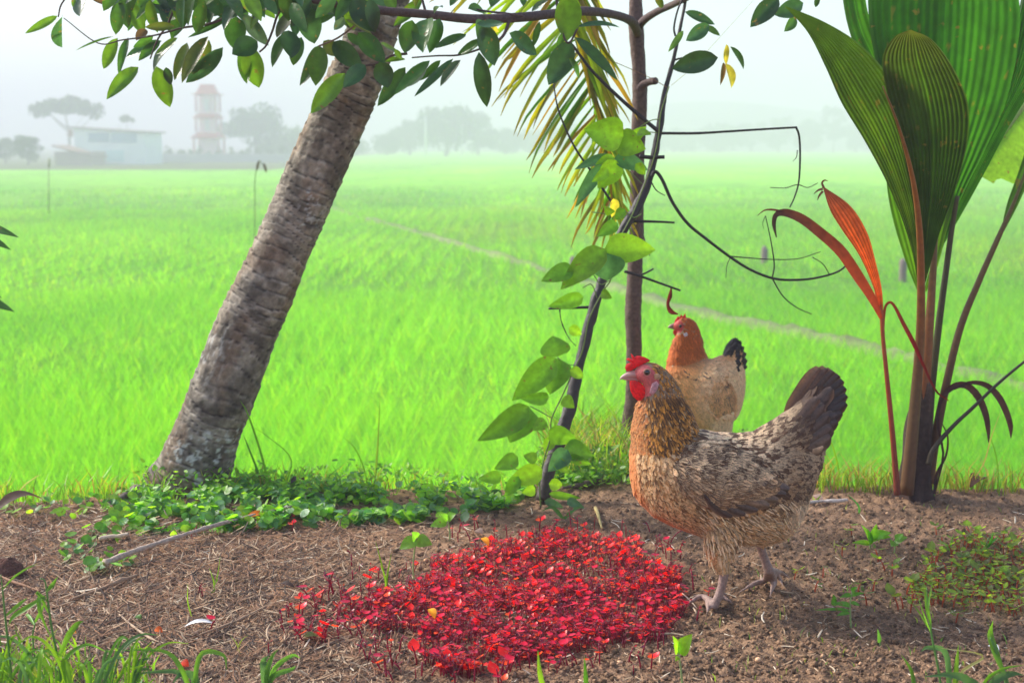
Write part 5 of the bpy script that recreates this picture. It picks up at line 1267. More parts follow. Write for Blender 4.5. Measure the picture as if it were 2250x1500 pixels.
n = 1500; px = rs.uniform(290, 1420, n); py = np.interp(px, [290, 520, 900, 1200, 1420], [1098, 1088, 1078, 1062, 1020]) + rs.normal(0, 16, n); cover('mixed_weeds', px, py, (.004, .010), (.006, .05), [(.16, .38, .02), (.24, .46, .03), (.10, .28, .04)], 'bright small leaved weeds rising along the bank edge', 17, shape='oval')
n = 9000; px = rs.uniform(1180, 1720, n); py = rs.uniform(945, 1075, n); k = py > np.interp(px, [1180, 1240, 1400, 1720], [1040, 985, 960, 960]); px, py = px[k][:3600], py[k][:3600]
cover("bank_weeds", px, py, (.005, .011), (.005, .06), [(.10, .24, .02), (.16, .32, .02), (.08, .18, .03), (.20, .34, .04)], "leafy weeds crowding the bank behind the hens", 7, shape='oval')

# ------------------------------------------------------------------ grass on the bank edge (one mass) and taller single plants
def grass_mass(name, px, py, hr, wr, pal, label, seed):
    rs = np.random.RandomState(seed); x, y = gpts(px, py); ok = y < 4.6; x, y = x[ok], y[ok]; n = len(x); pos = np.stack([x, y, Hbase(x, y) - .003], -1)
    pal = np.array(pal); col = pal[rs.randint(len(pal), size=n)] * rs.uniform(.8, 1.25, (n, 1))
    V, L, K, C = blades(pos, rs.uniform(*hr, n), rs.uniform(*wr, n), rs.uniform(.05, .5, n), rs.rand(n) * 6.28, col, bend=.6)
    me = mesh_np(name, V, L, K, C, smooth=False); me.materials.append(M['grass']); o = bpy.data.objects.new(name, me); COL.objects.link(o); tag(o, label, "grass", kind='stuff'); return o
GP = [(.14, .34, .02), (.22, .42, .02), (.10, .26, .02), (.34, .42, .05), (.30, .24, .07)]
n = 2300; px = rs.uniform(-60, 2320, n); py = np.interp(px, [-60, 300, 800, 1200, 1240, 1400, 1800, 2320], [1108, 1080, 1072, 1060, 1000, 980, 1070, 1072]) + rs.normal(0, 7, n)
grass_mass("edge_grass", px, py, (.02, .075), (.0015, .004), GP, "short wild grass fringing the edge of the bank", 3)
n = 900; px = rs.uniform(1200, 1420, n); py = rs.uniform(960, 1060, n); grass_mass("bank_grass", px, py, (.05, .14), (.002, .005), GP, "longer grass on the bank around the foot of the sapling", 4)
n = 320; px = rs.uniform(1780, 2280, n); py = rs.uniform(1066, 1082, n); grass_mass("dry_edge_grass", px, py, (.03, .10), (.0015, .004), [(.34, .40, .05), (.40, .26, .10), (.22, .36, .03)], "sparse half dry grass along the bank edge at right", 8)
n = 260; px = rs.uniform(1540, 2260, n); py = rs.uniform(1110, 1500, n); grass_mass("grass_sprouts", px, py, (.006, .02), (.001, .0025), [(.20, .36, .04), (.12, .30, .05), (.28, .40, .06)], "tiny green grass sprouts dotting the open soil at right", 9)

n = 650; px = -80 + 420 * rs.rand(n) ** 1.3; py = rs.uniform(1425, 1560, n); kk = rs.rand(n) < sstep(1420, 1500, py - px * .1 + 20); grass_mass('short_grass', px[kk], py[kk], (.015, .05), (.002, .005), GP[:4], 'low fine grass covering the soil in the bottom left corner', 10)
def tuft(bx, by, blades_, label, cat="grass", name="grass_plant", w=.005, col=(.10, .26, .02), group=None, m='grass'):
    """blades_: list of pixel polylines starting near the base; each blade is a child leaf"""
    x0, y0 = gpts(np.array([bx]), np.array([min(by, 1640)])); x0, y0 = float(x0[0]), float(y0[0]); t = thing(name, label, cat, (x0, y0, float(H(x0, y0))), group)
    for q in blades_:
        wq = w; cq = col
        if isinstance(q, dict): wq = q.get('w', w); cq = q.get('c', col); q = q['p']
        pts = [np.array([x0 + rs.normal(0, .003), y0 + rs.normal(0, .003), float(H(x0, y0))])] + [P(a, b, y0 + rs.normal(0, .006)) for a, b in q]
        mb = MB(); mb.ribbon(pts, [wq * .6, wq, wq * .9, wq * .5, .0004], colr(cq, .2), nrm=(rs.normal(0, .4), -1, .5), n=14, fold=.5); mb.build("blade", M[m], t)
    return t
LGc = (.20, .42, .02); DGc = (.05, .17, .03); BGc = (.08, .20, .07)
tuft(850, 1300, [[(842, 1250), (825, 1188)], [(852, 1260), (860, 1215)], [(848, 1275), (835, 1240)]], "two bright grass blades at the left rim of the red seedlings", col=LGc, w=.004)
tuft(470, 1300, [[(478, 1265), (484, 1222)], [(468, 1270), (460, 1248)], [(474, 1280), (482, 1270)], [(470, 1275), (466, 1262)]], "thin upright grass sprout on the straw below the long stick", col=LGc, w=.0025)
tuft(412, 1355, [[(412, 1320), (413, 1282)]], "single fine green blade standing on the straw at left", col=LGc, w=.0025)
tuft(525, 1430, [[(520, 1412), (506, 1396)], [(530, 1408), (545, 1394)]], "tiny forked grass sprout on bare soil left of the red seedlings", col=(.30, .40, .08), w=.0025)
tuft(1190, 1540, [[(1186, 1480), (1182, 1428)]], "stout bright blade at the bottom in front of the seedlings, left one", col=LGc, w=.008)
tuft(1285, 1540, [[(1286, 1490), (1284, 1442)]], "curved dark green blade at the bottom in front of the seedlings, right one", col=(.08, .26, .02), w=.008)
tuft(425, 1540, [[(400, 1470), (360, 1430), (262, 1428)], [(440, 1440), (490, 1438), (498, 1470)], {'p': [(400, 1480), (350, 1475), (290, 1480)], 'c': BGc}, {'p': [(430, 1490), (400, 1480), (380, 1500)], 'c': BGc, 'w': .012}], "arching grass plant at the bottom left, its blades bowing both ways", w=.007, col=(.12, .30, .03))
tuft(585, 1520, [[(590, 1470), (600, 1440), (612, 1425)], [(600, 1470), (640, 1440), (660, 1445)], {'p': [(582, 1470), (580, 1450), (592, 1440)], 'c': BGc, 'w': .014}, [(600, 1485), (640, 1470), (650, 1462)]], "broad bladed grass clump at the bottom left of the seedlings", w=.008, col=(.10, .27, .04))
bl = []
for i in range(44):
    bx = rs.uniform(-20, 300); hx = rs.uniform(30, 110); an = rs.uniform(-1.1, 1.1)
    bl.append((bx, {'p': [(bx + math.sin(an) * hx * .5, 1500 - hx * .55), (bx + math.sin(an) * hx * 1.1, 1500 - hx * .95), (bx + math.sin(an) * hx * 1.7, 1500 - hx * rs.uniform(.6, 1.05))], 'c': (LGc, (.10, .27, .03), BGc, (.16, .36, .02))[rs.randint(4)], 'w': rs.uniform(.003, .0075)}))
for gi in range(8):
    lo = -20 + gi * 40; sel = [b for a, b in bl if lo <= a < lo + 40]
    if sel: tuft(lo + 20, 1530 + 12 * (gi % 3), sel, ("leftmost", "second from left", "third from left", "fourth from left", "fourth from right", "third from right", "second from right", "rightmost")[gi] + " of the broad grass clumps in the bottom left corner", group="grass clumps in the bottom left corner")
def weedstem(bx, by, stem, leaves, label, r=.0016, col=(.08, .22, .04)):
    x0, y0 = gpts(np.array([bx]), np.array([by])); x0, y0 = float(x0[0]), float(y0[0]); z0 = float(H(x0, y0)); t = thing("grass_plant", label, "grass", (x0, y0, z0))
    mb = MB(); mb.tube([np.array([x0, y0, z0])] + [P(a, b, y0) for a, b in stem], [r, r, r * .8, r * .4], col, seg=6, n=24); mb.build("stem", M['stem'], t)
    for q in leaves:
        w = q[-1]; mb = MB(); mb.ribbon([P(a, b, y0 + rs.normal(0, .01)) for a, b in q[:-1]], [w * .4, w, w * .8, .0004], colr((.12, .30, .03), .3), nrm=(rs.normal(0, .4), -1, .5), n=12, fold=.5); mb.build("blade", M['grass'], t)
weedstem(140, 1530, [(128, 1450), (112, 1370), (103, 1300), (98, 1275), (88, 1270)], [[(108, 1345), (92, 1310), (90, 1342), (112, 1400), .010], [(100, 1310), (60, 1335), (30, 1355), (18, 1375), .008], [(102, 1300), (115, 1285), (127, 1266), .006], [(130, 1440), (150, 1395), (170, 1370), (184, 1364), .009], [(104, 1320), (80, 1300), (98, 1322), .004]], "tall jointed grass stem with drooping blades at lower left")
weedstem(30, 1530, [(22, 1450), (12, 1360), (6, 1300), (2, 1262)], [[(6, 1294), (30, 1268), (60, 1248), (82, 1238), .003], [(14, 1352), (40, 1330), (60, 1313), .006]], "thin green stem rising at the very left edge near the bottom")
weedstem(80, 1470, [(72, 1400), (76, 1370), (66, 1350)], [[(76, 1368), (88, 1345), (100, 1320), .005], [(75, 1372), (62, 1352), (56, 1350), .005]], "short bright weed stem between the two tall grass stems at left", r=.0012)
# bottom right weeds
weedstem(2075, 1560, [(2062, 1470), (2048, 1400), (2040, 1340), (2036, 1290)], [[(2046, 1380), (2036, 1330), (2032, 1290), .005], [(2044, 1385), (2020, 1345), (2000, 1318), .002], [(2045, 1390), (2030, 1350), (2014, 1300), .002], [(2046, 1370), (2040, 1330), (2048, 1280), .003]], "upright grass in seed at lower right, taller than its neighbours")
weedstem(2225, 1560, [(2210, 1490), (2195, 1450), (2185, 1420), (2176, 1400)], [[(2205, 1480), (2185, 1430), (2174, 1390), (2182, 1362), .011]], "thick green upright blade at the far lower right", r=.003)
tuft(2020, 1560, [[(2005, 1480), (1980, 1437)]], "dark green blade leaning left at the bottom, lower right area", w=.006, col=(.09, .24, .03))
tuft(2095, 1560, [[(2100, 1470), (2106, 1415)], {'p': [(2080, 1440), (2040, 1422), (2024, 1430)], 'c': BGc}, {'p': [(2110, 1480), (2160, 1440), (2060, 1422)], 'c': (.35, .36, .14), 'w': .004}], "pale bent grass blades at the bottom right corner", w=.008, col=(.16, .34, .03))
tuft(2150, 1570, [{'p': [(2130, 1500), (2090, 1482), (2030, 1486)], 'c': BGc, 'w': .012}, {'p': [(2180, 1500), (2220, 1480), (2250, 1482)], 'c': BGc, 'w': .012}, [(2160, 1500), (2200, 1470), (2250, 1460)], {'p': [(2150, 1510), (2120, 1490), (2100, 1495)], 'c': BGc, 'w': .010}], "blue green broad blades spreading low at the bottom right corner", w=.006)
# single small broad leaved plants
def sprout(bx, by, stem, leaves, label, sc_=(.25, .34, .12), lc=(.12, .30, .03), name="bean_seedling", r=.0016, m='softleaf', cat="seedling"):
    x0, y0 = gpts(np.array([bx]), np.array([by])); x0, y0 = float(x0[0]), float(y0[0]); z0 = float(H(x0, y0)); t = thing(name, label, cat, (x0, y0, z0))
    mb = MB(); mb.tube([np.array([x0, y0, z0 - .003])] + [P(a, b, y0) for a, b in stem], [r, r * .9, r * .8], sc_, seg=7, n=16); mb.build("stem", M['stem'], t)
    for (a, b, c, d, w) in leaves:
        mb = MB(); mb.leaf(P(a, b, y0), P(c, d, y0 - .01), w * y0 / F, colr(lc, .15), nrm=(rs.normal(0, .2), -.75, .6), fold=.25, curl=.08, shape='heart'); mb.build("leaf", M[m], t)
sprout(912, 1292, [(908, 1245), (912, 1200), (914, 1180)], [(914, 1186, 878, 1206, 34), (914, 1186, 950, 1196, 34), (914, 1184, 905, 1168, 26)], "bean seedling with pale stem and two broad leaves left of the red patch")
sprout(988, 1185, [(988, 1165), (984, 1142)], [(982, 1146, 945, 1156, 26), (984, 1140, 1002, 1128, 24), (984, 1142, 965, 1128, 18)], "bean seedling with round leaves behind the red patch")
sprout(1500, 1512, [(1497, 1480), (1492, 1440), (1488, 1432)], [(1490, 1434, 1521, 1392, 40), (1488, 1436, 1478, 1396, 24), (1490, 1442, 1484, 1452, 12)], "lone seedling with one large bright leaf at the bottom right of the red patch", lc=(.18, .38, .02))
sprout(1912, 1205, [(1912, 1190), (1912, 1175)], [(1912, 1192, 1892, 1152, 16), (1914, 1190, 1926, 1150, 22), (1912, 1194, 1872, 1192, 14), (1914, 1196, 1905, 1160, 14), (1916, 1180, 1958, 1170, 26), (1918, 1178, 1958, 1180, 20)], "bright bushy green sprout on the soil right of the hen", name="broadleaf_sprout", lc=(.15, .36, .02))
sprout(1965, 1215, [(1966, 1202), (1966, 1188)], [(1966, 1188, 1994, 1180, 22), (1966, 1190, 1958, 1200, 22), (1968, 1186, 1985, 1172, 18)], "small two toned sprout just right of the bushy green sprout", name="broadleaf_sprout", lc=(.14, .32, .05))
sprout(1870, 1375, [(1868, 1330), (1872, 1298)], [(1872, 1300, 1884, 1288, 14), (1870, 1306, 1845, 1312, 12), (1870, 1308, 1900, 1302, 10), (1868, 1330, 1830, 1325, 14), (1866, 1345, 1838, 1352, 12), (1870, 1322, 1890, 1330, 10), (1834, 1330, 1832, 1305, 14), (1868, 1340, 1790, 1340, 8)], "thin branching weed with narrow leaves on the soil at right", name="weed", lc=(.08, .24, .03), cat="weed")
sprout(2170, 1215, [(2168, 1195), (2172, 1180)], [(2168, 1205, 2182, 1168, 8), (2168, 1210, 2150, 1185, 8), (2170, 1200, 2195, 1178, 8), (2166, 1212, 2130, 1210, 10)], "dark green narrow leaved weed behind the green seedlings", name="weed", lc=(.06, .22, .03), cat="weed")
sprout(1935, 1465 - 45, [(1932, 1400), (1930, 1385)], [(1932, 1412, 1928, 1380, 10)], "single pointed green sprout on the soil, lower right", name="weed", lc=(.12, .32, .06), cat="weed")
tuft(2085, 1210, [[(2090, 1190), (2096, 1172)], [(2078, 1196), (2058, 1192)], [(2088, 1200), (2094, 1185)]], "small forked grass sprout left of the green seedling patch", w=.004, col=(.12, .32, .04))
tuft(1893, 1128, [[(1885, 1110), (1862, 1085)]], "slanting dark green blade near the foot of the young coconut plant", w=.006, col=(.05, .20, .04))
tuft(1792, 1105, [[(1800, 1092), (1806, 1085)], [(1788, 1096), (1784, 1088)]], "forked green sprout right behind the speckled hen", w=.003, col=LGc)
tuft(1238, 1140, [[(1215, 1115), (1190, 1122)], [(1260, 1120), (1282, 1112)]], "low green leaf blades at the foot of the dead branch", w=.008, col=(.07, .2, .05))
# tall blades on the bank edge seen against the rice
def edgeblade(q, w, label, col=(.14, .34, .02)):
    x0, y0 = gpts(np.array([q[0][0]]), np.array([q[0][1]])); x0, y0 = float(x0[0]), float(y0[0]); mb = MB(); mb.ribbon([np.array([x0, y0, float(Hbase(x0, y0))])] + [P(a, b, y0) for a, b in q[1:]], [w, w, w * .7, .0004], col, n=16, fold=.6)
    o = mb.build("wild_grass", M['grass'], None); tag(o, label, "grass", kind='thing'); center(o, (x0, y0, float(Hbase(x0, y0))))
edgeblade([(596, 1090), (575, 1000), (545, 910), (528, 880)], .005, "long grass blade at the right side of the trunk base, leaning left")
edgeblade([(585, 1085), (565, 1030), (545, 980), (535, 955)], .005, "shorter grass blade beside the trunk base, in front of the long one", col=(.08, .24, .02))
edgeblade([(822, 1080), (828, 1010), (832, 940), (835, 868)], .0045, "tall upright grass blade on the bank between trunk and dead branch", col=(.20, .34, .04))
edgeblade([(810, 1080), (800, 1030), (780, 985), (752, 958)], .0035, "arched grass blade just left of the tall upright blade")
edgeblade([(620, 1085), (640, 1010), (590, 960), (560, 940)], .0025, "fine curling grass blade right of the trunk base")
edgeblade([(470, 1082), (466, 1040), (468, 1010), (470, 960)], .003, "thin blade standing before the trunk base", col=LGc)
edgeblade([(140, 1112), (138, 1080), (125, 1060), (108, 1050)], .003, "thin arched blade on the bank edge at far left")
edgeblade([(1392, 1000), (1370, 950), (1345, 900), (1310, 855)], .004, "long thin blade arching left beside the sapling foot", col=LGc)
edgeblade([(1262, 1000), (1285, 940), (1300, 900), (1296, 880)], .0035, "slender blade rising between the dead branch and the sapling", col=LGc)
edgeblade([(1848, 1075), (1838, 1010), (1822, 960), (1808, 925)], .004, "slanting yellow green blade behind the speckled hen's tail", col=LGc)
edgeblade([(2122, 1078), (2160, 1020), (2178, 960), (2200, 900)], .003, "dry pale stalk at the bank edge right of the young coconut plant", col=(.5, .36, .14))
edgeblade([(2195, 1076), (2190, 1010), (2175, 960), (2160, 940)], .003, "curved green stalk right of the drooping dry leaves")
edgeblade([(20, 1110), (50, 1070), (75, 1050), (90, 1042)], .003, "pale dry blade on the bank edge at the left corner", col=(.5, .5, .2))
edgeblade([(60, 900), (0, 745), (120, 745), (205, 808)][:1] + [(60, 1050)], .001, "hair thin dry stalk standing on the far left bank") if False else None

# ------------------------------------------------------------------ sticks, roots, dead leaves, feather
def stick(name, q, r, col, label, lift=.004, cat="stick", m='bark', rough=.2):
    pts = []
    for i, (a, b) in enumerate(q):
        x0, y0 = gpts(np.array([a]), np.array([b])); pts.append(np.array([x0[0], y0[0], float(Hbase(x0[0], y0[0])) + lift]))
    mb = MB(); n = len(q) * 10; mb.tube(pts, r, col, seg=9, n=n); V0 = mb.V[0]; c0 = np.repeat(catmull(pts, n), 9, axis=0); mb.V[0] = V0 + (V0 - c0) * (fbm(V0[:, 0] * 80, V0[:, 1] * 80, 2, 4) - .5)[:, None] * rough * 4
    o = mb.build(name, M[m], None); tag(o, label, cat); center(o, pts[0]); return o
stick("long_stick", [(232, 1262), (300, 1235), (380, 1208), (460, 1182), (540, 1160), (650, 1133)], [.0058, .005, .0045, .004, .0032, .0028], [(.46, .36, .28), (.36, .28, .23)], "long pale straight stick lying on the soil below the trunk", lift=.022)
stick("thin_stick", [(160, 1322), (215, 1303), (262, 1284), (302, 1270)], [.002, .003, .0045, .002], (.34, .22, .14), "thin brown dry stalk left of the long pale stick", lift=.006, m='straw')
stick("curved_twig", [(440, 1400), (500, 1378), (545, 1358), (600, 1330)], [.0015, .002, .002, .0015], (.36, .24, .15), "long curved tan twig lying left of the red seedlings", lift=.005, m='straw')
stick("bent_twig", [(262, 1355), (290, 1380), (330, 1408), (362, 1420)], [.001, .002, .002, .001], (.42, .30, .20), "short bent tan twig on the straw, lower left", lift=.005, m='straw')
stick("pale_root", [(1760, 1112), (1800, 1107), (1840, 1106), (1862, 1104)], [.003, .0035, .0035, .003], (.55, .48, .42), "whitish straight root lying behind the hen on the soil", lift=.006)
stick("grey_root", [(230, 1118), (255, 1108), (280, 1095), (300, 1082), (312, 1085)], [.003, .006, .009, .010, .006], (.20, .15, .13), "knobbly grey root lying just left of the trunk base", lift=.008)
stick("bark_strip", [(1235, 1078), (1290, 1068), (1350, 1055), (1400, 1046)], [.003, .007, .007, .003], (.12, .085, .07), "flat grey brown strip of bark on the bank behind the hen", lift=.006)
stick("yellow_stalk", [(1308, 1120), (1314, 1135), (1318, 1150), (1322, 1165)], [.0035, .003, .0025, .002], (.52, .40, .16), "short yellow stalk piece on the soil behind the red patch", lift=.005, m='straw')
stick("straw_piece", [(218, 1194), (240, 1190), (262, 1188), (282, 1184)], [.004, .005, .0045, .003], (.66, .52, .36), "flat cream straw piece lying upper left on the litter", lift=.010, m='straw')
stick("straw_piece", [(1405, 1398), (1440, 1401), (1475, 1399), (1502, 1403)], [.0012, .0022, .002, .001], (.50, .38, .24), "thin tan straw below right of the red patch", lift=.006, m='straw')
stick("brown_stalk", [(0, 1215 + 62), (30, 1290), (60, 1300), (88, 1310)], [.002, .0022, .002, .0015], (.26, .14, .08), "thin brown stalk at the left edge on the straw", lift=.01, m='straw')
def groundleaf(name, x0, y0, x1, y1, w, col, label, lift=.008, curl=.15, m='dryleaf', cat="leaf", nrm=(0, -.3, 1), shape='oval', fold=.35):
    a = gpts(np.array([x0, x1]), np.array([y0, y1])); p0 = np.array([a[0][0], a[1][0], float(Hbase(a[0][0], a[1][0])) + lift]); p1 = np.array([a[0][1], a[1][1], float(Hbase(a[0][1], a[1][1])) + lift * .7])
    mb = MB(); mb.leaf(p0, p1, w, col, nrm=nrm, fold=fold, curl=curl, shape=shape, nu=12); o = mb.build(name, M[m], None); tag(o, label, cat); center(o, p0)
groundleaf("dead_leaf", 95, 1128, -20, 1158, .035, (.10, .075, .06), "large curled grey brown dead leaf at the left edge of the bank", lift=.03, curl=.2)
groundleaf("dead_leaf", 640, 1092, 668, 1078, .02, (.06, .045, .04), "small blackish dead leaf in the creeper right of the trunk", lift=.03)
groundleaf("dead_leaf", 410, 1130, 440, 1118, .02, (.08, .065, .055), "dark grey dead leaf in the creeper below the trunk", lift=.02)
groundleaf("dead_leaf", 1060, 1462 - 280, 1040, 1175, .02, (.22, .17, .14), "pale brown dead leaf lying behind the red patch", lift=.008)
groundleaf("dead_leaf", 2160, 1072, 2130, 1086, .035, (.12, .07, .045), "brown curled dead leaf on the bank edge right of the coconut plant", lift=.02)
groundleaf("dead_leaf", 1780, 1098, 1810, 1108, .02, (.30, .24, .21), "greyish dead leaf on the soil behind the speckled hen", lift=.006)
groundleaf("dead_leaf", 615, 1290, 648, 1296, .012, (.05, .035, .03), "small black dead leaf on the soil left of the red patch", lift=.006)
groundleaf("fallen_feather", 470, 1382, 405, 1386, .010, (.72, .70, .68), "small white feather lying on the straw at lower left", lift=.010, m='straw', cat="feather")
groundleaf("fallen_feather", 2170, 1432, 2195, 1440, .014, (.75, .75, .78), "bluish white downy feather on the soil at lower right", lift=.01, m='straw', cat="feather")
groundleaf("fallen_petal", 338, 1396, 358, 1396, .016, (.62, .14, .02), "bright orange fallen petal on the straw at lower left", lift=.008, cat="petal")
groundleaf("fallen_petal", 395, 1470, 415, 1472, .018, (.60, .05, .015), "dark red orange fallen petal near the bottom left", lift=.008, cat="petal")
groundleaf("fallen_petal", 152, 1398, 168, 1400, .011, (.70, .34, .02), "yellow orange petal beside the lower left grass", lift=.008, cat="petal")
groundleaf("green_leaf", 298, 1362, 312, 1366, .012, (.08, .22, .03), "small torn green leaf on the straw, lower left", lift=.006, m='softleaf')
groundleaf("green_leaf", 668, 1412, 698, 1408, .014, (.20, .40, .15), "pale green fallen leaf at the left tip of the red patch", lift=.01, m='softleaf')
groundleaf("orange_leaf", 540, 1158, 600, 1150, .022, (.60, .20, .02), "orange leaf lying at the edge of the creeper", lift=.018)
groundleaf("yellow_leaf", 1325, 1000, 1345, 1012, .025, (.70, .55, .04), "bright yellow leaf in the bank weeds beside the dead branch", lift=.05)
groundleaf("yellow_leaf", 1200, 990, 1212, 1005, .022, (.65, .42, .04), "ochre yellow leaf behind the foot of the dead branch", lift=.04)
groundleaf("yellow_leaf", 944, 1384, 956, 1392, .014, (.72, .45, .02), "yellow leaf resting on the lower part of the red patch", lift=.035)
groundleaf("yellow_leaf", 1058, 1222, 1074, 1228, .014, (.72, .40, .02), "golden yellow leaf on the upper part of the red patch", lift=.035)
# clod near the left edge
mb = MB(); cc_ = gpts(np.array([20]), np.array([1262])); cz = np.array([cc_[0][0], cc_[1][0], float(Hbase(cc_[0][0], cc_[1][0])) + .008]); th_ = np.linspace(0, math.pi, 14); ph_ = np.linspace(0, 2 * math.pi, 25)[:-1]
A = np.array([[cz + np.array([.030 * math.sin(t) * math.cos(q), .024 * math.sin(t) * math.sin(q), .020 * math.cos(t)]) * (.75 + .5 * float(vnoise(t * 2.2, q * 1.3, 3))) for q in ph_] for t in th_])
mb.grid(A, np.tile(np.array([.12, .06, .045]), (14 * 24, 1)), close=True); o = mb.build("soil_clod", gm, None); tag(o, "lump of reddish brown earth at the left edge among the straw", "clod"); center(o, cz)
# ================================================================== FAR SIDE OF THE FIELD
def far_tree(px, base_py, top_py, wpx, Y, label, style='round', seed=0, col=(.05, .08, .03), gap=.25, zb=-1.0, trunk_r=.15, crown_from=.35, group=None):
    rs = np.random.RandomState(seed); b = P(px, base_py, Y); b[2] = zb; top = P(px, top_py, Y); hh = top[2] - zb; wd = wpx * Y / F
    t = thing("tree", label, "tree", b, group)
    mb = MB(); trunk_r = min(trunk_r, .03 * wd)
    mb.tube([b, b + np.array([.03 * wd, 0, hh * .35]), b + np.array([-.02 * wd, 0, hh * .75])], [trunk_r, trunk_r * .8, trunk_r * .35], (.10, .07, .05), seg=8, n=8)
    for k in range(6):
        a = rs.rand() * 6.3; s0 = rs.uniform(.3, .6); p0 = b + np.array([0, 0, hh * s0]); p1 = p0 + np.array([math.cos(a) * wd * .35, math.sin(a) * wd * .3, hh * .28]); mb.tube([p0, (p0 + p1) / 2 + np.array([0, 0, -.02 * hh]), p1], [trunk_r * .4, trunk_r * .25, trunk_r * .1], (.10, .07, .05), seg=6, n=6)
    mb.build("trunk", M['bark'], t)
    cz = zb + hh * (crown_from + 1) / 2; ch = hh * (1 - crown_from) / 2; n = 26 if style != 'umbrella' else 19
    cen = []
    for i in range(n):
        v = unit(rs.normal(size=3)) * rs.uniform(.25, 1) ** .5
        if style == 'umbrella': v[2] = abs(v[2]) * .6 + .1 - .5 * (v[0] ** 2)
        cen.append(np.array([b[0] + v[0] * wd * .5 * .85, b[1] + v[1] * wd * .42, cz + v[2] * ch * .85]))
    m = 2600; ci = rs.randint(n, size=m); cen = np.array(cen); sz = rs.uniform(.13, .24, n) * wd if style != 'umbrella' else rs.uniform(.05, .15, n) * wd
    pos = cen[ci] + unit(rs.normal(size=(m, 3))) * (rs.rand(m, 1) ** .4) * sz[ci][:, None] * np.array([1, 1, .75])
    pos = pos[pos[:, 2] > zb + hh * crown_from * .7]; m = len(pos)
    s = rs.uniform(.02, .045, m) * wd; a = unit(rs.normal(size=(m, 3))); bv = unit(np.cross(a, rs.normal(size=(m, 3))))
    V = np.stack([pos - a * s[:, None], pos + bv * s[:, None] * .7, pos + a * s[:, None], pos - bv * s[:, None] * .7], 1).reshape(-1, 3); L = np.arange(m * 4)
    C = np.repeat(np.array(col) * rs.uniform(.6, 1.4, (m, 1)), 4, axis=0); me = mesh_np("crown", V - b, L, np.full(m, 4), C, smooth=False); me.materials.append(M['farleaf'])
    o = bpy.data.objects.new("crown", me); COL.objects.link(o); o.parent = t; return t
VZ = -1.0 + .0
def ordn(i): return ("first second third fourth fifth sixth seventh eighth ninth tenth eleventh twelfth thirteenth fourteenth fifteenth sixteenth seventeenth eighteenth nineteenth twentieth twenty-first twenty-second").split()[i]
far_tree(150, 355, 212, 165, 150, "dark flat topped tree rising behind the white house at left", 'umbrella', 1, crown_from=.62, zb=VZ)
far_tree(282, 358, 245, 60, 150, "thin airy tree behind the right end of the white house", 'umbrella', 2, crown_from=.6, zb=VZ, col=(.09, .11, .05))
far_tree(62, 365, 288, 66, 118, "dense dark tree left of the white house", 'round', 3, crown_from=.05, zb=VZ)
far_tree(12, 366, 300, 60, 125, "pale grey green tree at the far left edge", 'round', 4, crown_from=.1, zb=VZ, col=(.10, .13, .08))
far_tree(560, 355, 228, 135, 165, "broad round tree right of the pagoda", 'round', 5, crown_from=.25, zb=VZ, col=(.05, .10, .04))
far_tree(655, 350, 285, 110, 170, "low spreading bush like tree between the round tree and the leaning trunk", 'round', 6, crown_from=.02, zb=VZ, col=(.09, .16, .05))
far_tree(600, 352, 300, 90, 168, "light green low tree in front of the broad round tree", 'round', 7, crown_from=.02, zb=VZ, col=(.12, .18, .06))
ft = [(980, 225, 150, 235), (900, 262, 90, 250), (1050, 245, 90, 250), (850, 290, 70, 240), (1110, 285, 90, 270), (1180, 290, 100, 290), (1260, 280, 110, 300), (1330, 295, 90, 300), (1480, 290, 120, 330), (1580, 275, 110, 330), (1650, 265, 80, 340), (1710, 250, 70, 330), (1775, 262, 80, 335), (1830, 225, 60, 330), (1880, 270, 80, 335), (1950, 290, 100, 330), (2060, 285, 110, 330), (2160, 275, 100, 330), (2240, 285, 110, 330), (760, 300, 90, 230), (1420, 300, 90, 320), (2330, 285, 110, 330)]
for i, (a, b, w, Y) in enumerate(ft):
    far_tree(a, 340, b, w, Y * .88, ordn(sorted(f_[0] for f_ in ft).index(a)) + " tree from the left in the hazy treeline across the field", 'round', 20 + i, crown_from=.08, zb=VZ, col=(.05, .09, .05), group="hazy trees across the field", trunk_r=.35)
# far hill, just a paler swell behind the trees
X, Y = np.meshgrid(np.linspace(-60, 330, 60), np.linspace(385, 520, 16)); Zh = -1.2 + 15 * np.exp(-((X - 60) / 60) ** 2) * np.sin(np.clip((Y - 385) / 135, 0, 1) * math.pi) + 12 * np.exp(-((X - 170) / 50) ** 2) * np.sin(np.clip((Y - 385) / 135, 0, 1) * math.pi)
mb = MB(); mb.grid(np.stack([X, Y, Zh], -1).transpose(1, 0, 2), np.tile(np.array([.06, .09, .05]), (960, 1))); struct(mb.build("hills", M['farleaf'], None))
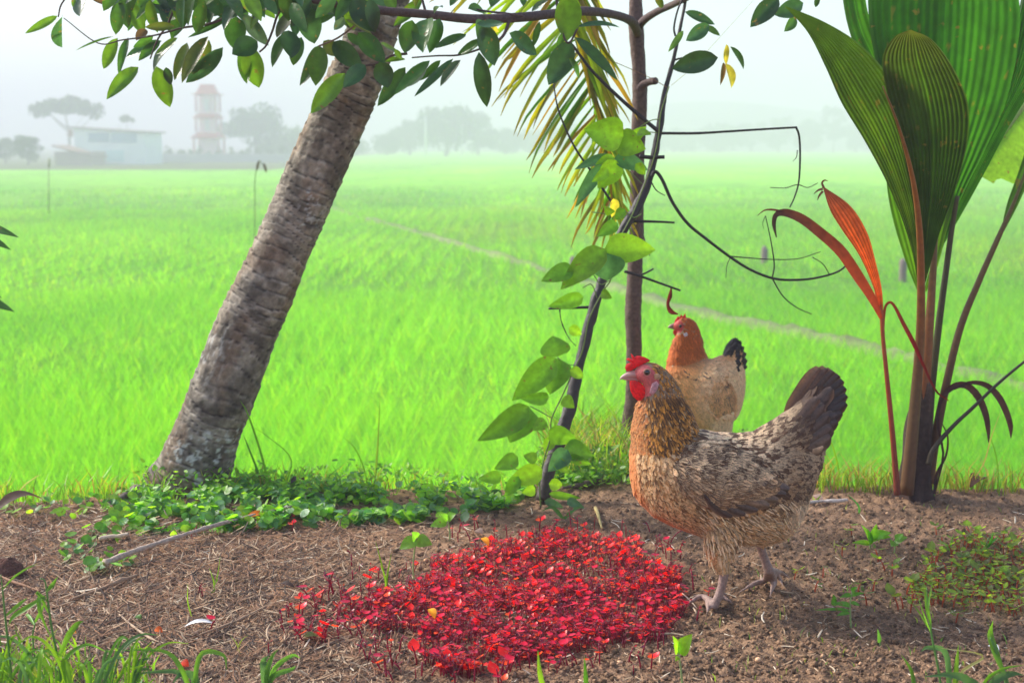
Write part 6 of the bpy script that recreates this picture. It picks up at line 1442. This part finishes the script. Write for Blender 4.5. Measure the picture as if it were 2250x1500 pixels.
# white and blue house
Yh = 125
def wp(px, py): return P(px, py, Yh)
hx0, hx1 = wp(150, 0)[0], wp(308, 0)[0]; hz0 = VZ - .1; hz1 = wp(0, 282)[2]; hzr = wp(0, 293)[2]
hs = thing("house", "pale blue and white two storey house in the mist at left", "house", ((hx0 + hx1) / 2, Yh, hz0))
mb = MB(); 
V = [(hx0, Yh, hz0), (hx1, Yh, hz0), (hx1, Yh, hzr), (hx0, Yh, hz1), (hx0, Yh + 6, hz0), (hx1, Yh + 6, hz0), (hx1, Yh + 6, hzr), (hx0, Yh + 6, hz1)]
mb.add(V, [(0, 1, 2, 3), (5, 4, 7, 6), (4, 0, 3, 7), (1, 5, 6, 2), (0, 4, 5, 1)], (.84, .92, .96)); mb.build("wall", M['building'], hs, smooth=False)
mb = MB(); mb.add([(hx0 - .4, Yh - .3, hz1 + .02), (hx1 + .3, Yh - .3, hzr + .02), (hx1 + .3, Yh + 6.3, hzr + .02), (hx0 - .4, Yh + 6.3, hz1 + .02), (hx0 - .4, Yh - .3, hz1 + .17), (hx1 + .3, Yh - .3, hzr + .17), (hx1 + .3, Yh + 6.3, hzr + .17), (hx0 - .4, Yh + 6.3, hz1 + .17)], [(0, 1, 5, 4), (1, 2, 6, 5), (2, 3, 7, 6), (3, 0, 4, 7), (4, 5, 6, 7), (3, 2, 1, 0)], (.30, .22, .22)); mb.build("roof", M['building'], hs, smooth=False)
for (a, b, c, d, cl) in ((195, 292, 240, 312, (.25, .38, .52)), (245, 293, 300, 313, (.32, .45, .60)), (232, 330, 272, 356, (.55, .80, .85)), (150, 284, 160, 300, (.35, .16, .14))):
    p0, p1 = wp(a, d), wp(c, b); mb = MB(); mb.box((p0[0], Yh - .08, p0[2]), (p1[0], Yh - .004, p1[2]), cl); mb.build("window" if b < 320 and a > 160 else ("door" if a > 200 else "chimney"), M['building'], hs, smooth=False)
sh = thing("shed", "small brown roofed lean-to in front of the pale blue house", "shed", (wp(155, 0)[0], Yh - 6, hz0))
Ys = Yh - 6
def ws(px, py): return P(px, py, Ys)
a0, a1 = ws(116, 322), ws(205, 352); mb = MB(); mb.box((a0[0] + .1, Ys, hz0), (a1[0] - .1, Ys + 4, hz0 + 1.2), (.40, .28, .24)); mb.build("wall", M['building'], sh, smooth=False)
mb = MB(); mb.add([(a0[0], Ys - .3, a0[2]), (a1[0], Ys - .3, a1[2] + .2), (a1[0], Ys + 4.2, a1[2] + .2), (a0[0], Ys + 4.2, a0[2]), (a0[0], Ys - .3, a0[2] + .12), (a1[0], Ys - .3, a1[2] + .32), (a1[0], Ys + 4.2, a1[2] + .32), (a0[0], Ys + 4.2, a0[2] + .12)], [(0, 1, 5, 4), (1, 2, 6, 5), (2, 3, 7, 6), (3, 0, 4, 7), (4, 5, 6, 7), (3, 2, 1, 0)], (.30, .17, .14)); mb.build("roof", M['building'], sh, smooth=False)
# pagoda
Yg = 152; gx_ = P(459, 300, Yg)[0]; ms = Yg / F
pg_ = thing("pagoda", "pink three tiered pagoda with a curved red roof standing in the mist", "pagoda", (gx_, Yg, VZ))
def zz(py): return P(459, py, Yg)[2]
mb = MB()
for (a, b, w) in ((352, 296, 25), (290, 252, 20.5), (247, 207, 19.5)):
    mb.box((gx_ - w * ms * .72, Yg - w * ms * .72, zz(a)), (gx_ + w * ms * .72, Yg + w * ms * .72, zz(b)), (.85, .60, .64))
mb.build("core_walls", M['building'], pg_, smooth=False)
for (a, b, w) in ((352, 296, 27), (290, 252, 22), (247, 207, 21)):
    for sx_, sy_ in ((-1, -1), (1, -1), (1, 1), (-1, 1)):
        mb = MB(); mb.tube([(gx_ + sx_ * w * ms, Yg + sy_ * w * ms, zz(a)), (gx_ + sx_ * w * ms, Yg + sy_ * w * ms, zz(b))], .14, (.55, .22, .24), seg=8); mb.build("column", M['building'], pg_)
def groof(py0, py1, w0, w1, name, curve=.35):
    mb = MB(); n = 9; A = np.zeros((n, 4, 3))
    for i in range(n):
        t = i / (n - 1); w = (w0 + (w1 - w0) * t ** .55) * ms; z = zz(py0) + (zz(py1) - zz(py0)) * t ** 1.25
        for j, (sx_, sy_) in enumerate(((-1, -1), (1, -1), (1, 1), (-1, 1))): A[i, j] = (gx_ + sx_ * w, Yg + sy_ * w, z + (.18 if i == 0 else 0))
    mb.grid(A, np.tile(np.array([.60, .07, .07]), (n * 4, 1)), close=True); mb.add(A[0] - np.array([0, 0, .05]), [(3, 2, 1, 0)], (.4, .12, .12)); mb.add(A[-1], [(0, 1, 2, 3)], (.45, .1, .1)); mb.build(name, M['building'], pg_, smooth=False)
groof(211, 186, 31, 13, "roof"); groof(262, 249, 29, 20, "eave"); groof(306, 291, 35, 22, "eave")
for py_ in (272, 228):
    mb = MB(); w = 15 * ms; mb.box((gx_ - w * .35, Yg - 17 * ms, zz(py_ + 16)), (gx_ + w * .35, Yg - 14.9 * ms, zz(py_ - 10)), (.62, .62, .60)); mb.build("window", M['building'], pg_, smooth=False)
# long low wall and hedge, posts
mb = MB(); Yw = 140; x0, x1 = P(318, 0, Yw)[0], P(640, 0, Yw)[0]; mb.box((x0, Yw, VZ - .1), (x1, Yw + .3, P(0, 338, Yw)[2]), (.42, .40, .42)); o = mb.build("compound_wall", M['building'], None, smooth=False); tag(o, "long low grey wall in front of the pagoda", "wall"); center(o, (x0, Yw, VZ))
for i in range(14):
    far_tree(330 + i * 22 + 5 * math.sin(i * 5), 350, 322 + 7 * math.sin(i * 2.3), 20, 142, ordn(i) + " small shrub from the left along the low grey wall", 'round', 60 + i, crown_from=.0, zb=VZ, col=(.10, .14, .05), group="shrubs along the wall", trunk_r=.06)
for (a, b, c, Y, w_, lab) in ((935, 255, 338, 200, 3.5, "pale slender tower post far across the field, left of its pair"), (1015, 275, 338, 205, 2.5, "pale slender post far across the field, shorter of the pair")):
    mb = MB(); p0 = P(a, c, Y); p1 = P(a, b, Y); p0[2] = VZ; mb.tube([p0, p1], [w_ * Y / F * .6, w_ * Y / F * .4], (.75, .76, .76), seg=8); o = mb.build("tower_post", M['building'], None); tag(o, lab, "post"); center(o, p0)
# small things standing in the rice
for (a, b, c, Y, lab) in ((107, 352, 470, 17, "thin pale pole standing in the rice at left"),):
    mb = MB(); p0 = P(a, c, Y); p1 = P(a, b, Y); mb.tube([p0, p1], [.006, .005], (.35, .36, .25), seg=6); mb.tube([p1 + np.array([0, 0, -.08]), p1 + np.array([.01, 0, .02])], [.008, .011], (.40, .40, .30), seg=6); o = mb.build("field_pole", M['bark'], None); tag(o, lab, "pole"); center(o, p0)
mb = MB(); p0 = P(560, 470, 9.0); mb.tube([P(556, 700, 9.0), p0, P(560, 400, 9.0), P(568, 355, 9.0), P(580, 365, 9.0)], [.004, .0035, .003, .0025, .0025], (.22, .30, .12), seg=6, n=24)
mb.leaf(P(570, 352, 9.0), P(564, 376, 9.0), .02, (.26, .22, .14)); mb.leaf(P(580, 358, 9.0), P(586, 380, 9.0), .02, (.26, .22, .14)); o = mb.build("reed", M['stem'], None); tag(o, "thin reed with drooping brown heads rising left of the leaning trunk", "reed"); center(o, P(556, 700, 9.0))
for (a, b, c, lab) in ((1260, 566, 600, "dark short stake in the rice left of the climbing vine"), (1680, 545, 562, "dark short stake in the rice between the bare twigs"), (1984, 572, 600, "dark brown stake in the rice behind the coconut stalks")):
    p0 = G(a, c, RZ); mb = MB(); h_ = (c - b) * p0[1] / F; mb.tube([p0 + np.array([0, 0, -.2]), p0 + np.array([0, 0, h_ * .8]), p0 + np.array([.01, 0, h_])], [.05, .055, .035], (.20, .14, .14), seg=8, n=8); o = mb.build("stake", M['bark'], None); tag(o, lab, "stake", "stakes in the rice"); center(o, p0 + np.array([0, 0, -.2]))

# ================================================================== HAZE
mb = MB(); mb.box((-800, -80, -2.6), (800, 820, 22), (1, 1, 1)); o = mb.build("haze", mat('haze_air'), None, smooth=False)
hm = o.data.materials[0]; nt = hm.node_tree; nt.nodes.clear(); ou = nt.nodes.new("ShaderNodeOutputMaterial"); pv = nt.nodes.new("ShaderNodeVolumePrincipled")
pv.inputs["Color"].default_value = (.785, .78, .885, 1); pv.inputs["Density"].default_value = 0.0068; pv.inputs["Anisotropy"].default_value = 0.0
nt.links.new(pv.outputs[0], ou.inputs["Volume"]); tag(o, "pale morning mist over the whole field", "mist", kind='stuff')
